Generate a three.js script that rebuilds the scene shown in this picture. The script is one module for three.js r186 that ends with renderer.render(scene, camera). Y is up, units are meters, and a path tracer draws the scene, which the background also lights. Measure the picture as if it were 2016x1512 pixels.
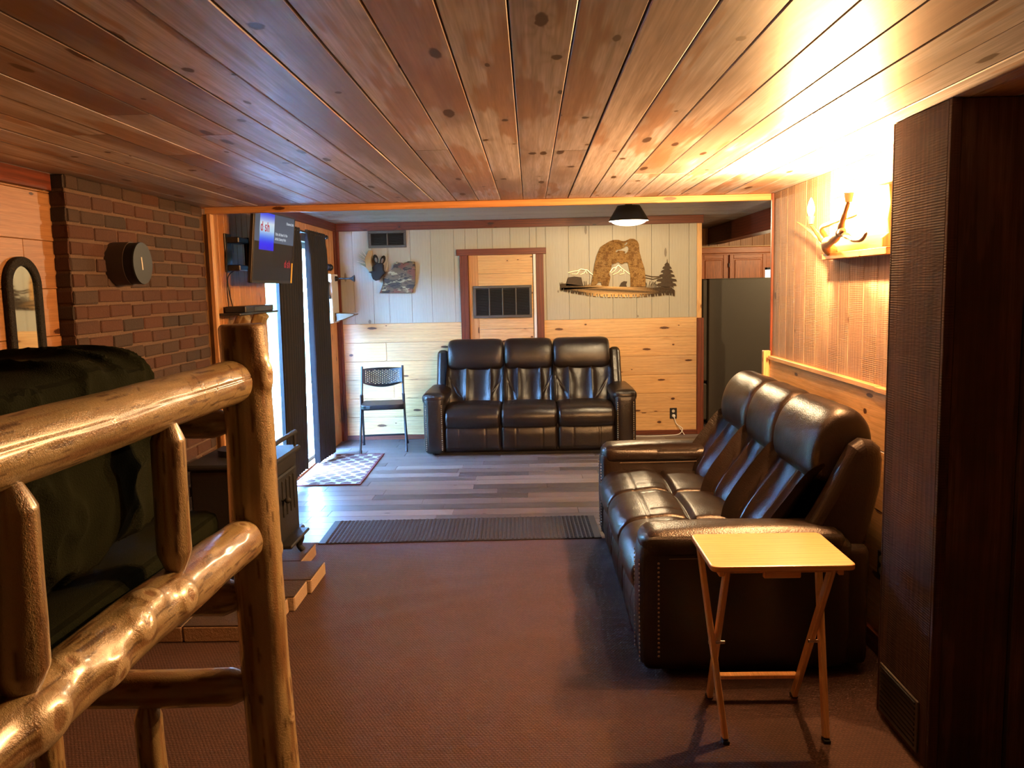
import * as THREE from 'three';
import { mergeGeometries, mergeVertices, toCreasedNormals } from 'three/addons/utils/BufferGeometryUtils.js';
import { RoundedBoxGeometry } from 'three/addons/geometries/RoundedBoxGeometry.js';

// ------------------------------------------------------------------ camera, sky, exposure
const scene = new THREE.Scene();
const renderer = new THREE.WebGLRenderer({ antialias: true });
renderer.toneMapping = THREE.LinearToneMapping;
renderer.toneMappingExposure = 1.0;
renderer.shadowMap.enabled = true;

const camera = new THREE.PerspectiveCamera(2 * Math.atan(756 / 1635) * 180 / Math.PI, 2016 / 1512, 0.03, 120);
{
  const yaw = 0.0242, pitch = 0.1155, roll = 0.0225;
  const fwd = new THREE.Vector3(-Math.sin(yaw) * Math.cos(pitch), -Math.sin(pitch), -Math.cos(yaw) * Math.cos(pitch));
  const right = new THREE.Vector3(Math.cos(yaw), 0, -Math.sin(yaw));
  const up = new THREE.Vector3().crossVectors(right, fwd);
  const r2 = right.clone().multiplyScalar(Math.cos(roll)).addScaledVector(up, -Math.sin(roll));
  const u2 = up.clone().multiplyScalar(Math.cos(roll)).addScaledVector(right, Math.sin(roll));
  camera.position.set(0, 1.6, 0);
  camera.quaternion.setFromRotationMatrix(new THREE.Matrix4().makeBasis(r2, u2, fwd.clone().negate()));
  scene.add(camera);
}
// overcast daylight outside the sliding door
const SKY = 260;
scene.background = new THREE.Color().setRGB(0.23, 0.50, 1.0);
scene.backgroundIntensity = SKY;

const WARM = new THREE.Color().setRGB(1, 0.52, 0.2);      // antler sconce bulbs
const SOFT = new THREE.Color().setRGB(1, 0.72, 0.40);      // far room pendant
const SCONCE_POWER = 15.5, PENDANT_POWER = 9.8, KITCHEN_POWER = 9;

// ------------------------------------------------------------------ room measures (metres; camera looks along -z)
const ZC = -5.16;            // opening between carpet room and plank-floor room
const ZB = -8.82;            // back wall
const XL = -2.08, XL2 = -2.05, XR = 1.485;
const CEIL = 2.135, CEIL2 = 2.31, LEDGE = 1.25, LEDGE_R = 1.13;

// ------------------------------------------------------------------ helpers
const rng = (s) => () => { s = (s + 0x6d2b79f5) | 0; let t = Math.imul(s ^ (s >>> 15), 1 | s); t = (t + Math.imul(t ^ (t >>> 7), 61 | t)) ^ t; return ((t ^ (t >>> 14)) >>> 0) / 4294967296; };
const hash = (x, y, s) => { let h = Math.imul(x, 374761393) + Math.imul(y, 668265263) + Math.imul(s, 1274126177) | 0; h = Math.imul(h ^ (h >>> 13), 1274126177); return ((h ^ (h >>> 16)) >>> 0) / 4294967296; };
const sm = (t) => t * t * (3 - 2 * t);
const mod = (a, n) => ((a % n) + n) % n;
function vn(x, y, px, py, s) {           // periodic value noise, 0..1
  const x0 = Math.floor(x), y0 = Math.floor(y), fx = sm(x - x0), fy = sm(y - y0);
  const a = mod(x0, px), b = mod(x0 + 1, px), c = mod(y0, py), d = mod(y0 + 1, py);
  const p = hash(a, c, s), q = hash(b, c, s), r = hash(a, d, s), t = hash(b, d, s);
  return p + (q - p) * fx + (r - p) * fy + (p - q - r + t) * fx * fy;
}
function fbm(u, v, fx, fy, oct, s) {     // u,v in 0..1, tiles
  let a = 0.5, sum = 0, n = 0;
  for (let i = 0; i < oct; i++) { sum += a * vn(u * fx, v * fy, fx, fy, s + i * 17); n += a; a *= 0.5; fx *= 2; fy *= 2; }
  return sum / n;
}
function h3(x, y, z, s) { return hash(x + Math.imul(z, 7919), y - Math.imul(z, 104729), s); }
function n3(x, y, z, s = 1) {
  const x0 = Math.floor(x), y0 = Math.floor(y), z0 = Math.floor(z), fx = sm(x - x0), fy = sm(y - y0), fz = sm(z - z0);
  const L = (a, b, t) => a + (b - a) * t;
  const pl = (k) => L(L(h3(x0, y0, z0 + k, s), h3(x0 + 1, y0, z0 + k, s), fx), L(h3(x0, y0 + 1, z0 + k, s), h3(x0 + 1, y0 + 1, z0 + k, s), fx), fy);
  return L(pl(0), pl(1), fz);
}
const f3 = (x, y, z, o = 3, s = 1) => { let a = 0.5, t = 0, n = 0; for (let i = 0; i < o; i++) { t += a * n3(x, y, z, s + i * 31); n += a; a *= 0.5; x *= 2; y *= 2; z *= 2; } return t / n; };
const clamp = (v, a = 0, b = 1) => Math.min(b, Math.max(a, v));
const sst = (a, b, x) => sm(clamp((x - a) / (b - a)));
const mix3 = (a, b, t) => [a[0] + (b[0] - a[0]) * t, a[1] + (b[1] - a[1]) * t, a[2] + (b[2] - a[2]) * t];

function dataTex(w, h, fn, srgb = true) {
  const d = new Uint8Array(w * h * 4);
  for (let j = 0; j < h; j++) for (let i = 0; i < w; i++) {
    const c = fn((i + 0.5) / w, (j + 0.5) / h), k = (j * w + i) * 4;
    d[k] = clamp(c[0]) * 255; d[k + 1] = clamp(c[1]) * 255; d[k + 2] = clamp(c[2]) * 255; d[k + 3] = 255;
  }
  const t = new THREE.DataTexture(d, w, h, THREE.RGBAFormat);
  t.wrapS = t.wrapT = THREE.RepeatWrapping; t.magFilter = THREE.LinearFilter; t.minFilter = THREE.LinearMipmapLinearFilter; t.generateMipmaps = true;
  if (srgb) t.colorSpace = THREE.SRGBColorSpace;
  t.needsUpdate = true;
  return t;
}
// wood: u runs with the grain over L metres, v across it over W metres
function woodTex(o) {
  const { w = 1024, h = 512, L = 2.4, W = 0.6, base, dark, knot, rings = 34, contrast = 0.4, knots = 14, kr = 0.013, blotch = 0, blotchCol, stain = 0, stainCol, seed = 1, fine = 0.12, bands = 0.35 } = o;
  const r = rng(seed * 977 + 3), K = [];
  for (let i = 0; i < knots; i++) K.push([r() * L, r() * W, kr * (0.45 + r() * 0.9), r() < 0.4 ? 2.4 + r() * 1.6 : 1.3 + r() * 0.5, (r() - 0.5) * 0.5]);
  const R = Math.round(W * rings);
  return dataTex(w, h, (u, v) => {
    const x = u * L, y = v * W;
    let warp = 0.9 * (fbm(u, v, 3, 5, 2, seed) - 0.5) + 0.25 * (fbm(u, v, 12, 10, 2, seed + 5) - 0.5), kd = 0, kh = 0;
    for (const [kx, ky, kr2, el, tl] of K) {
      let dx = x - kx, dy = y - ky; if (dx > L / 2) dx -= L; if (dx < -L / 2) dx += L; if (dy > W / 2) dy -= W; if (dy < -W / 2) dy += W;
      if (Math.abs(dx) > 0.22 || Math.abs(dy) > 0.08) continue;
      dy += dx * tl * 0.15;
      const q = Math.sqrt((dx / el) ** 2 + dy * dy) / kr2;
      warp += 0.9 * Math.exp(-q * q * 0.16) * (dy > 0 ? 1 : -1) * Math.min(1, Math.abs(dy) / kr2);
      const edge = q + 0.25 * (vn(u * 300, v * 160, 300, 160, seed + 9) - 0.5);
      kd = Math.max(kd, 1 - sst(0.72, 1.05, edge)); kh = Math.max(kh, 0.5 * Math.exp(-Math.max(0, q - 1) * 0.9));
    }
    const ph = (v * R + warp * 1.4) % 1, g = Math.pow(0.5 + 0.5 * Math.sin(2 * Math.PI * (ph + 0.0)), 2.2);
    const fi = vn(u * 60, v * 420, 60, 420, seed + 2) - 0.5, fi2 = vn(u * 14, v * 190, 14, 190, seed + 4) - 0.5;
    let c = mix3(base, dark, clamp(contrast * (g * 0.55 + bands * (fbm(u, v, 2, 9, 3, seed + 7) - 0.35))));
    const m = 1 + fine * (fi + fi2);
    c = [c[0] * m, c[1] * m, c[2] * m];
    if (blotch) { const b = sst(0.52, 0.72, fbm(u, v, 4, 5, 4, seed + 40)); c = mix3(c, blotchCol, blotch * b); }
    if (stain) { const b = sst(0.6, 0.68, fbm(u, v, 5, 7, 4, seed + 70) + 0.1 * (vn(u * 40, v * 100, 40, 100, seed) - 0.5)); c = mix3(c, stainCol, stain * b); }
    c = mix3(c, dark, kh * 0.55); c = mix3(c, knot, kd * 0.92);
    return c;
  });
}
const lin = (r, g, b) => new THREE.Color().setRGB(r, g, b);
const std = (o) => new THREE.MeshStandardMaterial(o);
const phy = (o) => new THREE.MeshPhysicalMaterial(o);

const taken = new Set();
function numbered(n) { if (!taken.has(n)) { taken.add(n); return n; } let k = 1, m; do { m = n + '_' + String(k++).padStart(3, '0'); } while (taken.has(m)); taken.add(m); return m; }
function tag(o, label, category, group, kind) { o.userData.label = label; if (category) o.userData.category = category; if (group) o.userData.group = group; if (kind) o.userData.kind = kind; return o; }
function thing(name, label, category, [x, y, z] = [0, 0, 0], turn = 0, group, kind) {
  const g = new THREE.Group(); g.name = numbered(name); g.position.set(x, y, z); g.rotation.y = turn; scene.add(g);
  return tag(g, label, category, group, kind);
}
function part(parent, name, geo, mat, label) {
  const m = new THREE.Mesh(geo, mat); m.name = name; parent.add(m); if (label) m.userData.label = label; return m;
}
function solo(name, geo, mat, label, category, group, kind) {
  const m = new THREE.Mesh(geo, mat); m.name = numbered(name); scene.add(m); return tag(m, label, category, group, kind);
}
const structure = (name, label) => thing(name, label, 'structure', [0, 0, 0], 0, undefined, 'structure');

// uv from position: u with the grain axis in units of L, v across it in units of W
function grainUV(geo, grain = 'x', L = 2.4, W = 0.6, ou = 0, ov = 0) {
  const p = geo.attributes.position, n = geo.attributes.normal, uv = new Float32Array(p.count * 2), ax = ['x', 'y', 'z'], G = ax.indexOf(grain);
  for (let i = 0; i < p.count; i++) {
    const c = [p.getX(i), p.getY(i), p.getZ(i)], m = [Math.abs(n.getX(i)), Math.abs(n.getY(i)), Math.abs(n.getZ(i))];
    const d = m[0] >= m[1] && m[0] >= m[2] ? 0 : m[1] >= m[2] ? 1 : 2;
    let a, b; if (d === G) { a = (G + 1) % 3; b = (G + 2) % 3; } else { a = G; b = 3 - G - d; }
    uv[2 * i] = c[a] / L + ou; uv[2 * i + 1] = c[b] / W + ov;
  }
  geo.setAttribute('uv', new THREE.BufferAttribute(uv, 2)); return geo;
}
// box with chamfered edges, 44 triangles, centred at x,y,z
function cbox(w, h, d, x = 0, y = 0, z = 0, c = 0.002) {
  const H = [w / 2, h / 2, d / 2], V = [], N = [];
  c = Math.min(c, 0.45 * Math.min(w, h, d));
  const P = (s, f) => [0, 1, 2].map((k) => s[k] * (k === f ? H[k] : H[k] - c));
  const tri = (a, b, e, n) => { const u = new THREE.Vector3(...a), v = new THREE.Vector3(...b), q = new THREE.Vector3(...e), nn = new THREE.Vector3().crossVectors(v.clone().sub(u), q.clone().sub(u)).normalize(); const t = nn.dot(new THREE.Vector3(...n)) < 0 ? [a, e, b] : [a, b, e]; if (t[1] === e) nn.negate(); for (const k of t) { V.push(k[0] + x, k[1] + y, k[2] + z); N.push(nn.x, nn.y, nn.z); } };
  for (let f = 0; f < 3; f++) for (const s of [-1, 1]) {
    const a = (f + 1) % 3, b = (f + 2) % 3, q = (i, j) => { const t = [0, 0, 0]; t[f] = s; t[a] = i; t[b] = j; return P(t, f); }, n = [0, 0, 0]; n[f] = s;
    tri(q(-1, -1), q(1, -1), q(1, 1), n); tri(q(-1, -1), q(1, 1), q(-1, 1), n);
  }
  for (let f = 0; f < 3; f++) { const a = (f + 1) % 3, b = (f + 2) % 3; for (const i of [-1, 1]) for (const j of [-1, 1]) {
    const s0 = [0, 0, 0], s1 = [0, 0, 0]; s0[a] = s1[a] = i; s0[b] = s1[b] = j; s0[f] = -1; s1[f] = 1; const n = [0, 0, 0]; n[a] = i; n[b] = j;
    const A = P(s0, a), B = P(s1, a), C = P(s1, b), D = P(s0, b); tri(A, B, C, n); tri(A, C, D, n);
  } }
  for (const i of [-1, 1]) for (const j of [-1, 1]) for (const k of [-1, 1]) { const s = [i, j, k]; tri(P(s, 0), P(s, 1), P(s, 2), s); }
  const g = new THREE.BufferGeometry(); g.setAttribute('position', new THREE.Float32BufferAttribute(V, 3)); g.setAttribute('normal', new THREE.Float32BufferAttribute(N, 3));
  return grainUV(g, 'x', 1, 1);
}
// from extents
const ebox = (x0, x1, y0, y1, z0, z1, c) => cbox(Math.abs(x1 - x0), Math.abs(y1 - y0), Math.abs(z1 - z0), (x0 + x1) / 2, (y0 + y1) / 2, (z0 + z1) / 2, c);
const R0 = rng(4242);
const plank = (x0, x1, y0, y1, z0, z1, grain, L = 2.4, W = 0.6, c = 0.002) => grainUV(ebox(x0, x1, y0, y1, z0, z1, c), grain, L, W, R0(), R0());
const tube = (pts, r, seg = 40, rad = 8) => new THREE.TubeGeometry(new THREE.CatmullRomCurve3(pts.map((p) => new THREE.Vector3(...p))), seg, r, rad, false);
function cyl(r0, r1, a, b, seg = 20) {       // solid cylinder from a to b
  const A = new THREE.Vector3(...a), B = new THREE.Vector3(...b), d = B.clone().sub(A), g = new THREE.CylinderGeometry(r1, r0, d.length(), seg);
  g.applyQuaternion(new THREE.Quaternion().setFromUnitVectors(new THREE.Vector3(0, 1, 0), d.clone().normalize())); g.translate(...A.add(B).multiplyScalar(0.5).toArray()); return g;
}
const merge = (list) => mergeGeometries(list.map((g) => { const k = g.index ? g.toNonIndexed() : g; for (const n of Object.keys(k.attributes)) if (!['position', 'normal', 'uv'].includes(n)) k.deleteAttribute(n); return k; }));
// polygon in (a,b) extruded by t with a small bevel; axes 'xy' -> along z, 'zy' -> along x
function prism(pts, t, { axes = 'xy', bevel = 0, holes = [], seg = 2, curve = false } = {}) {
  const mk = (P, C) => { const s = new C(); if (curve) { const c = new THREE.SplineCurve([...P, P[0]].map((p) => new THREE.Vector2(...p))).getPoints(P.length * 6); s.setFromPoints(c.slice(0, -1)); } else s.setFromPoints(P.map((p) => new THREE.Vector2(...p))); return s; };
  const s = mk(pts, THREE.Shape); for (const h of holes) s.holes.push(mk(h, THREE.Path));
  const g = new THREE.ExtrudeGeometry(s, { depth: t - 2 * bevel, bevelEnabled: bevel > 0, bevelThickness: bevel, bevelSize: bevel, bevelOffset: -bevel, bevelSegments: seg, steps: 1 });
  g.translate(0, 0, -t / 2 + bevel);
  if (axes === 'zy') g.applyMatrix4(new THREE.Matrix4().set(0, 0, 1, 0, 0, 1, 0, 0, 1, 0, 0, 0, 0, 0, 0, 1)), flip(g);
  if (axes === 'xz') g.applyMatrix4(new THREE.Matrix4().set(1, 0, 0, 0, 0, 0, 1, 0, 0, 1, 0, 0, 0, 0, 0, 1)), flip(g);
  return g;
}
function flip(g) {      // mirrored axes: turn the triangles round again
  const a = g.attributes; for (const k of Object.keys(a)) { const s = a[k].itemSize, A = a[k].array; for (let i = 0; i < a[k].count; i += 3) for (let j = 0; j < s; j++) { const t = A[(i + 1) * s + j]; A[(i + 1) * s + j] = A[(i + 2) * s + j]; A[(i + 2) * s + j] = t; } }
  return g;
}
// grid surface f(u,v) -> [x,y,z]
function grid(nu, nv, f, closedU = false, colour) {
  const P = [], U = [], I = [], C = [];
  for (let j = 0; j <= nv; j++) for (let i = 0; i <= nu; i++) { const p = f(i / nu, j / nv); P.push(p[0], p[1], p[2]); U.push(i / nu, j / nv); if (colour) C.push(...colour(i / nu, j / nv)); }
  for (let j = 0; j < nv; j++) for (let i = 0; i < nu; i++) { const a = j * (nu + 1) + i, b = a + 1, c = a + nu + 1, d = c + 1; I.push(a, b, d, a, d, c); }
  const g = new THREE.BufferGeometry(); g.setAttribute('position', new THREE.Float32BufferAttribute(P, 3)); g.setAttribute('uv', new THREE.Float32BufferAttribute(U, 2));
  if (colour) g.setAttribute('color', new THREE.Float32BufferAttribute(C, 3));
  g.setIndex(I); g.computeVertexNormals();
  if (closedU) { const n = g.attributes.normal; for (let j = 0; j <= nv; j++) { const a = j * (nu + 1), b = a + nu, v = new THREE.Vector3(n.getX(a) + n.getX(b), n.getY(a) + n.getY(b), n.getZ(a) + n.getZ(b)).normalize(); n.setXYZ(a, v.x, v.y, v.z); n.setXYZ(b, v.x, v.y, v.z); } }
  return g;
}
// ------------------------------------------------------------------ materials
const T = {
  pine: woodTex({ base: [0.86, 0.74, 0.55], dark: [0.74, 0.57, 0.36], knot: [0.30, 0.18, 0.10], knots: 15, kr: 0.012, contrast: 0.5, seed: 11, blotch: 0.35, blotchCol: [0.80, 0.63, 0.44] }),
  pineWarm: woodTex({ base: [0.76, 0.56, 0.36], dark: [0.60, 0.38, 0.20], knot: [0.28, 0.15, 0.08], knots: 16, contrast: 0.65, seed: 21 }),
  ceil: woodTex({ w: 2048, h: 1024, L: 4.8, W: 1.2, base: [0.825, 0.83, 0.875], dark: [0.62, 0.60, 0.59], knot: [0.30, 0.21, 0.15], knots: 40, kr: 0.014, rings: 22, contrast: 0.55, seed: 31, blotch: 0.7, blotchCol: [0.55, 0.48, 0.44], stain: 0.5, stainCol: [0.62, 0.43, 0.28], fine: 0.16 }),
  farCeil: woodTex({ base: [0.74, 0.725, 0.69], dark: [0.63, 0.60, 0.56], knot: [0.50, 0.45, 0.40], knots: 6, contrast: 0.4, fine: 0.08, seed: 43 }),
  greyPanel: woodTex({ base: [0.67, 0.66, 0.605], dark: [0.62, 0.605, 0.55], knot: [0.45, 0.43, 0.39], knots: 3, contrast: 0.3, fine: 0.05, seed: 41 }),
  rough: woodTex({ base: [0.76, 0.70, 0.62], dark: [0.52, 0.43, 0.36], knot: [0.35, 0.26, 0.2], knots: 4, contrast: 0.75, fine: 0.22, seed: 51, blotch: 0.45, blotchCol: [0.60, 0.50, 0.43] }),
  sawn: woodTex({ base: [0.43, 0.31, 0.27], dark: [0.25, 0.16, 0.14], knot: [0.15, 0.09, 0.08], knots: 3, contrast: 0.7, fine: 0.25, seed: 61, blotch: 0.7, blotchCol: [0.24, 0.16, 0.14], stain: 0.4, stainCol: [0.52, 0.40, 0.36] }),
  red: woodTex({ base: [0.42, 0.20, 0.12], dark: [0.26, 0.10, 0.06], knot: [0.15, 0.06, 0.04], knots: 6, contrast: 0.8, fine: 0.2, seed: 71 }),
  oak: woodTex({ base: [0.72, 0.46, 0.24], dark: [0.52, 0.30, 0.13], knot: [0.30, 0.16, 0.08], knots: 4, rings: 60, contrast: 0.7, fine: 0.25, seed: 81 }),
  maple: woodTex({ base: [0.93, 0.79, 0.54], dark: [0.85, 0.66, 0.40], knot: [0.6, 0.4, 0.2], knots: 0, rings: 40, contrast: 0.5, fine: 0.1, seed: 91 }),
  tile: woodTex({ w: 1024, h: 512, L: 2.4, W: 0.6, base: [0.62, 0.58, 0.55], dark: [0.42, 0.38, 0.36], knot: [0.30, 0.26, 0.24], knots: 4, contrast: 0.45, fine: 0.16, seed: 101, blotch: 0.3, blotchCol: [0.45, 0.42, 0.40] }),
};
const saw = dataTex(2048, 64, (u, v) => { const k = 0.5 + 0.5 * Math.sin(u * 2 * Math.PI * 280 + 3 * fbm(u, v, 60, 2, 2, 5)), n = vn(u * 800, v * 32, 800, 32, 8), s = 0.6 * k * sst(0.35, 0.6, fbm(u, v, 24, 4, 2, 9)) + 0.4 * n; return [s, s, s]; }, false);
const fuzz = dataTex(256, 256, (u, v) => { const n = 0.6 * fbm(u, v, 24, 24, 3, 3) + 0.4 * fbm(u, v, 64, 64, 2, 4); return [n, n, n]; }, false);
const rep = (t, x, y) => { const c = t.clone(); c.repeat.set(x, y); c.needsUpdate = true; return c; };
const leatherBump = dataTex(512, 512, (u, v) => { const n = 0.55 * fbm(u, v, 5, 5, 2, 13) + 0.45 * fbm(u, v, 90, 90, 2, 14); return [n, n, n]; }, false);
const shades = (t, o, list) => list.map((c) => std({ ...o, map: t, color: lin(...c) }));
const M = {
  pine: shades(T.pine, { roughness: 0.42 }, [[0.92, 0.82, 0.74], [0.88, 0.76, 0.66], [0.94, 0.81, 0.70], [0.86, 0.76, 0.70]]),
  pineHoney: shades(T.pine, { roughness: 0.42 }, [[0.50, 0.36, 0.29], [0.47, 0.33, 0.26], [0.52, 0.38, 0.31]]),
  pineWarm: shades(T.pineWarm, { roughness: 0.45 }, [[1, 1, 1], [0.9, 0.86, 0.82], [1.0, 0.92, 0.85]]),
  ceil: shades(T.ceil, { roughness: 0.45, bumpMap: fuzz, bumpScale: 0.0005 }, [[1, 1, 1], [0.93, 0.90, 0.88], [0.98, 0.95, 0.9], [0.80, 0.77, 0.78], [1, 0.97, 0.95], [0.90, 0.83, 0.76], [0.66, 0.62, 0.62]]),
  farCeil: shades(T.farCeil, { roughness: 0.5 }, [[1, 1, 1], [0.93, 0.92, 0.91], [0.97, 0.96, 0.95]]),
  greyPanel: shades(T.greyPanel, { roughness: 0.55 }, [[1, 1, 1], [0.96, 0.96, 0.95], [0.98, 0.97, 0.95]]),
  rough: shades(T.rough, { roughness: 0.75, bumpMap: saw, bumpScale: 0.0012 }, [[0.78, 0.69, 0.64], [0.67, 0.58, 0.52], [0.75, 0.65, 0.58]]),
  sawn: shades(T.sawn, { roughness: 0.88, bumpMap: saw, bumpScale: 0.0012 }, [[0.36, 0.30, 0.28], [0.30, 0.25, 0.22], [0.46, 0.38, 0.34]]),
  brownPanel: std({ map: T.sawn, color: lin(0.75, 0.85, 0.8), roughness: 0.5 }),
  red: shades(T.red, { roughness: 0.45 }, [[1, 1, 1], [0.8, 0.75, 0.7]]),
  oak: std({ map: T.oak, color: lin(0.95, 0.74, 0.52), roughness: 0.4 }),
  maple: phy({ map: T.maple, color: lin(0.88, 0.74, 0.72), roughness: 0.3, clearcoat: 0.4, clearcoatRoughness: 0.25 }),
  tile: shades(T.tile, { roughness: 0.36 }, [[0.46, 0.46, 0.50], [0.31, 0.31, 0.34], [0.42, 0.38, 0.39], [0.22, 0.22, 0.24], [0.37, 0.38, 0.42], [0.62, 0.60, 0.61], [0.30, 0.27, 0.27]]),
  dark: std({ color: lin(0.012, 0.011, 0.01), roughness: 0.7 }),
  iron: std({ color: lin(0.007, 0.007, 0.0075), roughness: 0.6, bumpMap: rep(fuzz, 4, 4), bumpScale: 0.001 }),
  blackPlastic: std({ color: lin(0.012, 0.013, 0.016), roughness: 0.35 }),
  blackMetal: std({ color: lin(0.015, 0.017, 0.022), roughness: 0.35, metalness: 0.3 }),
  leather: phy({ color: lin(0.0135, 0.0082, 0.006), roughness: 0.29, bumpMap: rep(leatherBump, 2, 2), bumpScale: 0.0016, specularIntensity: 1 }),
  stitch: std({ color: lin(0.16, 0.11, 0.08), roughness: 0.7 }),
  brass: std({ color: lin(0.42, 0.33, 0.23), roughness: 0.35, metalness: 0.9 }),
  mortar: std({ color: lin(0.125, 0.082, 0.058), roughness: 0.95, bumpMap: rep(fuzz, 6, 6), bumpScale: 0.004 }),
  plaster: std({ color: lin(0.5, 0.47, 0.42), roughness: 0.9 }),
  ventGrey: std({ color: lin(0.075, 0.068, 0.06), roughness: 0.5 }),
  white: std({ color: lin(0.75, 0.75, 0.73), roughness: 0.4 }),
  ivory: std({ color: lin(0.6, 0.55, 0.45), roughness: 0.45 }),
  chrome: std({ color: lin(0.8, 0.8, 0.8), roughness: 0.2, metalness: 1 }),
};
const brickTone = [[0.066, 0.032, 0.024], [0.053, 0.034, 0.027], [0.076, 0.033, 0.022], [0.040, 0.029, 0.026], [0.062, 0.038, 0.029], [0.072, 0.031, 0.020]].map((c) => std({ color: lin(...c), roughness: 0.9, bumpMap: rep(fuzz, 8, 8), bumpScale: 0.003 }));
const pick = (a) => a[Math.floor(R0() * a.length)];
// ------------------------------------------------------------------ the room
{ // floor: carpet in the near room, wood-look planks beyond
  const fl = structure('floor', 'brown loop carpet meeting grey wood-look plank floor');
  const weave = dataTex(256, 256, (u, v) => { const row = Math.floor(v * 24), k = Math.abs(Math.sin(Math.PI * (u * 20 + (row % 2) * 0.5))), q = Math.abs(Math.sin(Math.PI * v * 24)); const n = fbm(u, v, 64, 64, 2, 5), s = 0.55 * k * q + 0.45 * n; return [s, s, s]; }, false);
  const carpetCol = dataTex(512, 512, (u, v) => { const row = Math.floor(v * 48), k = Math.abs(Math.sin(Math.PI * (u * 40 + (row % 2) * 0.5))) * Math.abs(Math.sin(Math.PI * v * 48)); const n = fbm(u, v, 90, 90, 2, 5), m = 0.78 + 0.22 * k + 0.22 * (n - 0.5) + 0.10 * (fbm(u, v, 4, 4, 3, 19) - 0.5); return [0.295 * m, 0.192 * m, 0.15 * m]; });
  const cm = std({ map: carpetCol, roughness: 0.95, bumpMap: rep(weave, 2, 2), bumpScale: 0.003 });
  // a few soft ridges where the carpet has loosened
  const ridges = [[-0.75, -3.9, 0.5, -0.55, 0.007], [-0.55, -4.25, 0.6, -0.3, 0.006], [0.1, -4.55, 0.8, -0.1, 0.004]];
  const cg = grid(150, 200, (u, v) => {
    const x = -2.3 + u * 4.2, z = 2.6 + v * (ZC - 2.6 + 0.0);
    let y = 0; for (const [cx, cz, l, s, h] of ridges) { const dx = x - cx, dz = z - cz - s * dx; y += h * Math.exp(-dz * dz / 0.006) * Math.exp(-dx * dx / (l * l)); }
    return [x, y, z];
  });
  { const p = cg.attributes.position, uv = cg.attributes.uv; for (let i = 0; i < p.count; i++) uv.setXY(i, p.getX(i) / 0.55, p.getZ(i) / 0.55); }
  part(fl, 'carpet', cg, cm, 'brown loop pile carpet');
  part(fl, 'subfloor', ebox(-2.4, 5.2, -0.14, -0.012, -12, 2.7, 0.001), M.dark);
  const r = rng(77);
  let z = ZC;
  for (let row = 0; z > -12; row++) {
    const w = 0.152, z1 = Math.max(z - w, -12);
    let x = XL2 - 0.05 - r() * 0.9;
    const limit = z > -8.9 ? 1.95 : 4.5;
    while (x < limit) {
      const x1 = x + 0.6 + Math.floor(r() * 3) * 0.3, a = Math.max(x, XL2 - 0.06);
      if (x1 > a + 0.05) part(fl, 'plank', plank(a + 0.001, Math.min(x1, 5.1) - 0.001, -0.012, 0.0, z1 + 0.001, z - 0.001, 'x', 2.4, 0.6, 0.0012), M.tile[Math.floor(r() * M.tile.length)]);
      x = x1;
    }
    z = z1;
  }
  part(fl, 'floor_slab', ebox(1.95, 5.1, -0.012, -0.001, -8.9, ZC, 0.001), M.tile[0]);
}
{ // near ceiling: boards running away from the camera
  const c = structure('ceiling', 'whitewashed knotty pine board ceiling over the carpet');
  part(c, 'ceiling_deck', ebox(-2.4, 2.4, CEIL + 0.018, CEIL + 0.11, ZC, 2.7, 0.001), M.dark);
  const r = rng(311), pitch = 0.1355, x0 = -0.032;
  for (let i = -16; i < 14; i++) {
    const gapW = r() < 0.3 ? 0.0065 : 0.003;
    const a = x0 + i * pitch + gapW / 2, b = a + pitch - gapW, tone = Math.floor(r() * M.ceil.length), drop = r() * 0.0025;
    let z = 2.6;
    z -= r() * 5.5;
    const cuts = [2.6]; while (z > ZC + 0.5) { if (z < 2.4) cuts.push(z); z -= 4.6 + r() * 3; } cuts.push(ZC + 0.002);
    for (let k = 0; k + 1 < cuts.length; k++) part(c, 'plank', plank(a, b, CEIL - drop, CEIL + 0.017, cuts[k + 1] + 0.0008, cuts[k] - 0.0008, 'z', 4.8, 1.2, 0.0022), k % 2 ? pick(M.ceil) : M.ceil[tone]);
  }
}
{ // far ceiling: boards across, a little higher
  const c = structure('ceiling', 'pale painted board ceiling of the plank-floor room');
  part(c, 'ceiling_deck', ebox(-2.4, 5.2, CEIL2 + 0.016, CEIL2 + 0.1, -12, ZC - 0.02, 0.001), M.dark);
  const r = rng(97); let z = ZC - 0.03;
  while (z > -11.9) { const w = 0.14; part(c, 'plank', plank(-2.1, 5.1, CEIL2 - r() * 0.002, CEIL2 + 0.015, z - w + 0.002, z - 0.002, 'x', 2.4, 0.6, 0.002), pick(M.farCeil)); z -= w; }
}
{ // header over the opening with its thin pine strip
  const h = structure('trim_1', 'thin pine strip along the ceiling edge over the opening');
  part(h, 'header_board', plank(-2.2, 1.62, CEIL + 0.001, CEIL2 + 0.1, ZC - 0.12, ZC - 0.003, 'x'), M.pineWarm[0]);
  part(h, 'pine_strip', plank(-2.0, 1.5, CEIL - 0.042, CEIL - 0.002, ZC - 0.045, ZC - 0.012, 'x'), M.pineWarm[0]);
  const j = structure('trim_2', 'pine casing board at the brick chimney end of the opening');
  part(j, 'casing', plank(-2.05, -1.965, 0, CEIL - 0.043, ZC - 0.06, ZC - 0.012, 'y'), M.pine[1]);
  part(j, 'edge_bead', plank(-1.985, -1.96, 0, CEIL - 0.043, ZC - 0.012, ZC + 0.004, 'y'), M.pineWarm[0]);
}
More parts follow.
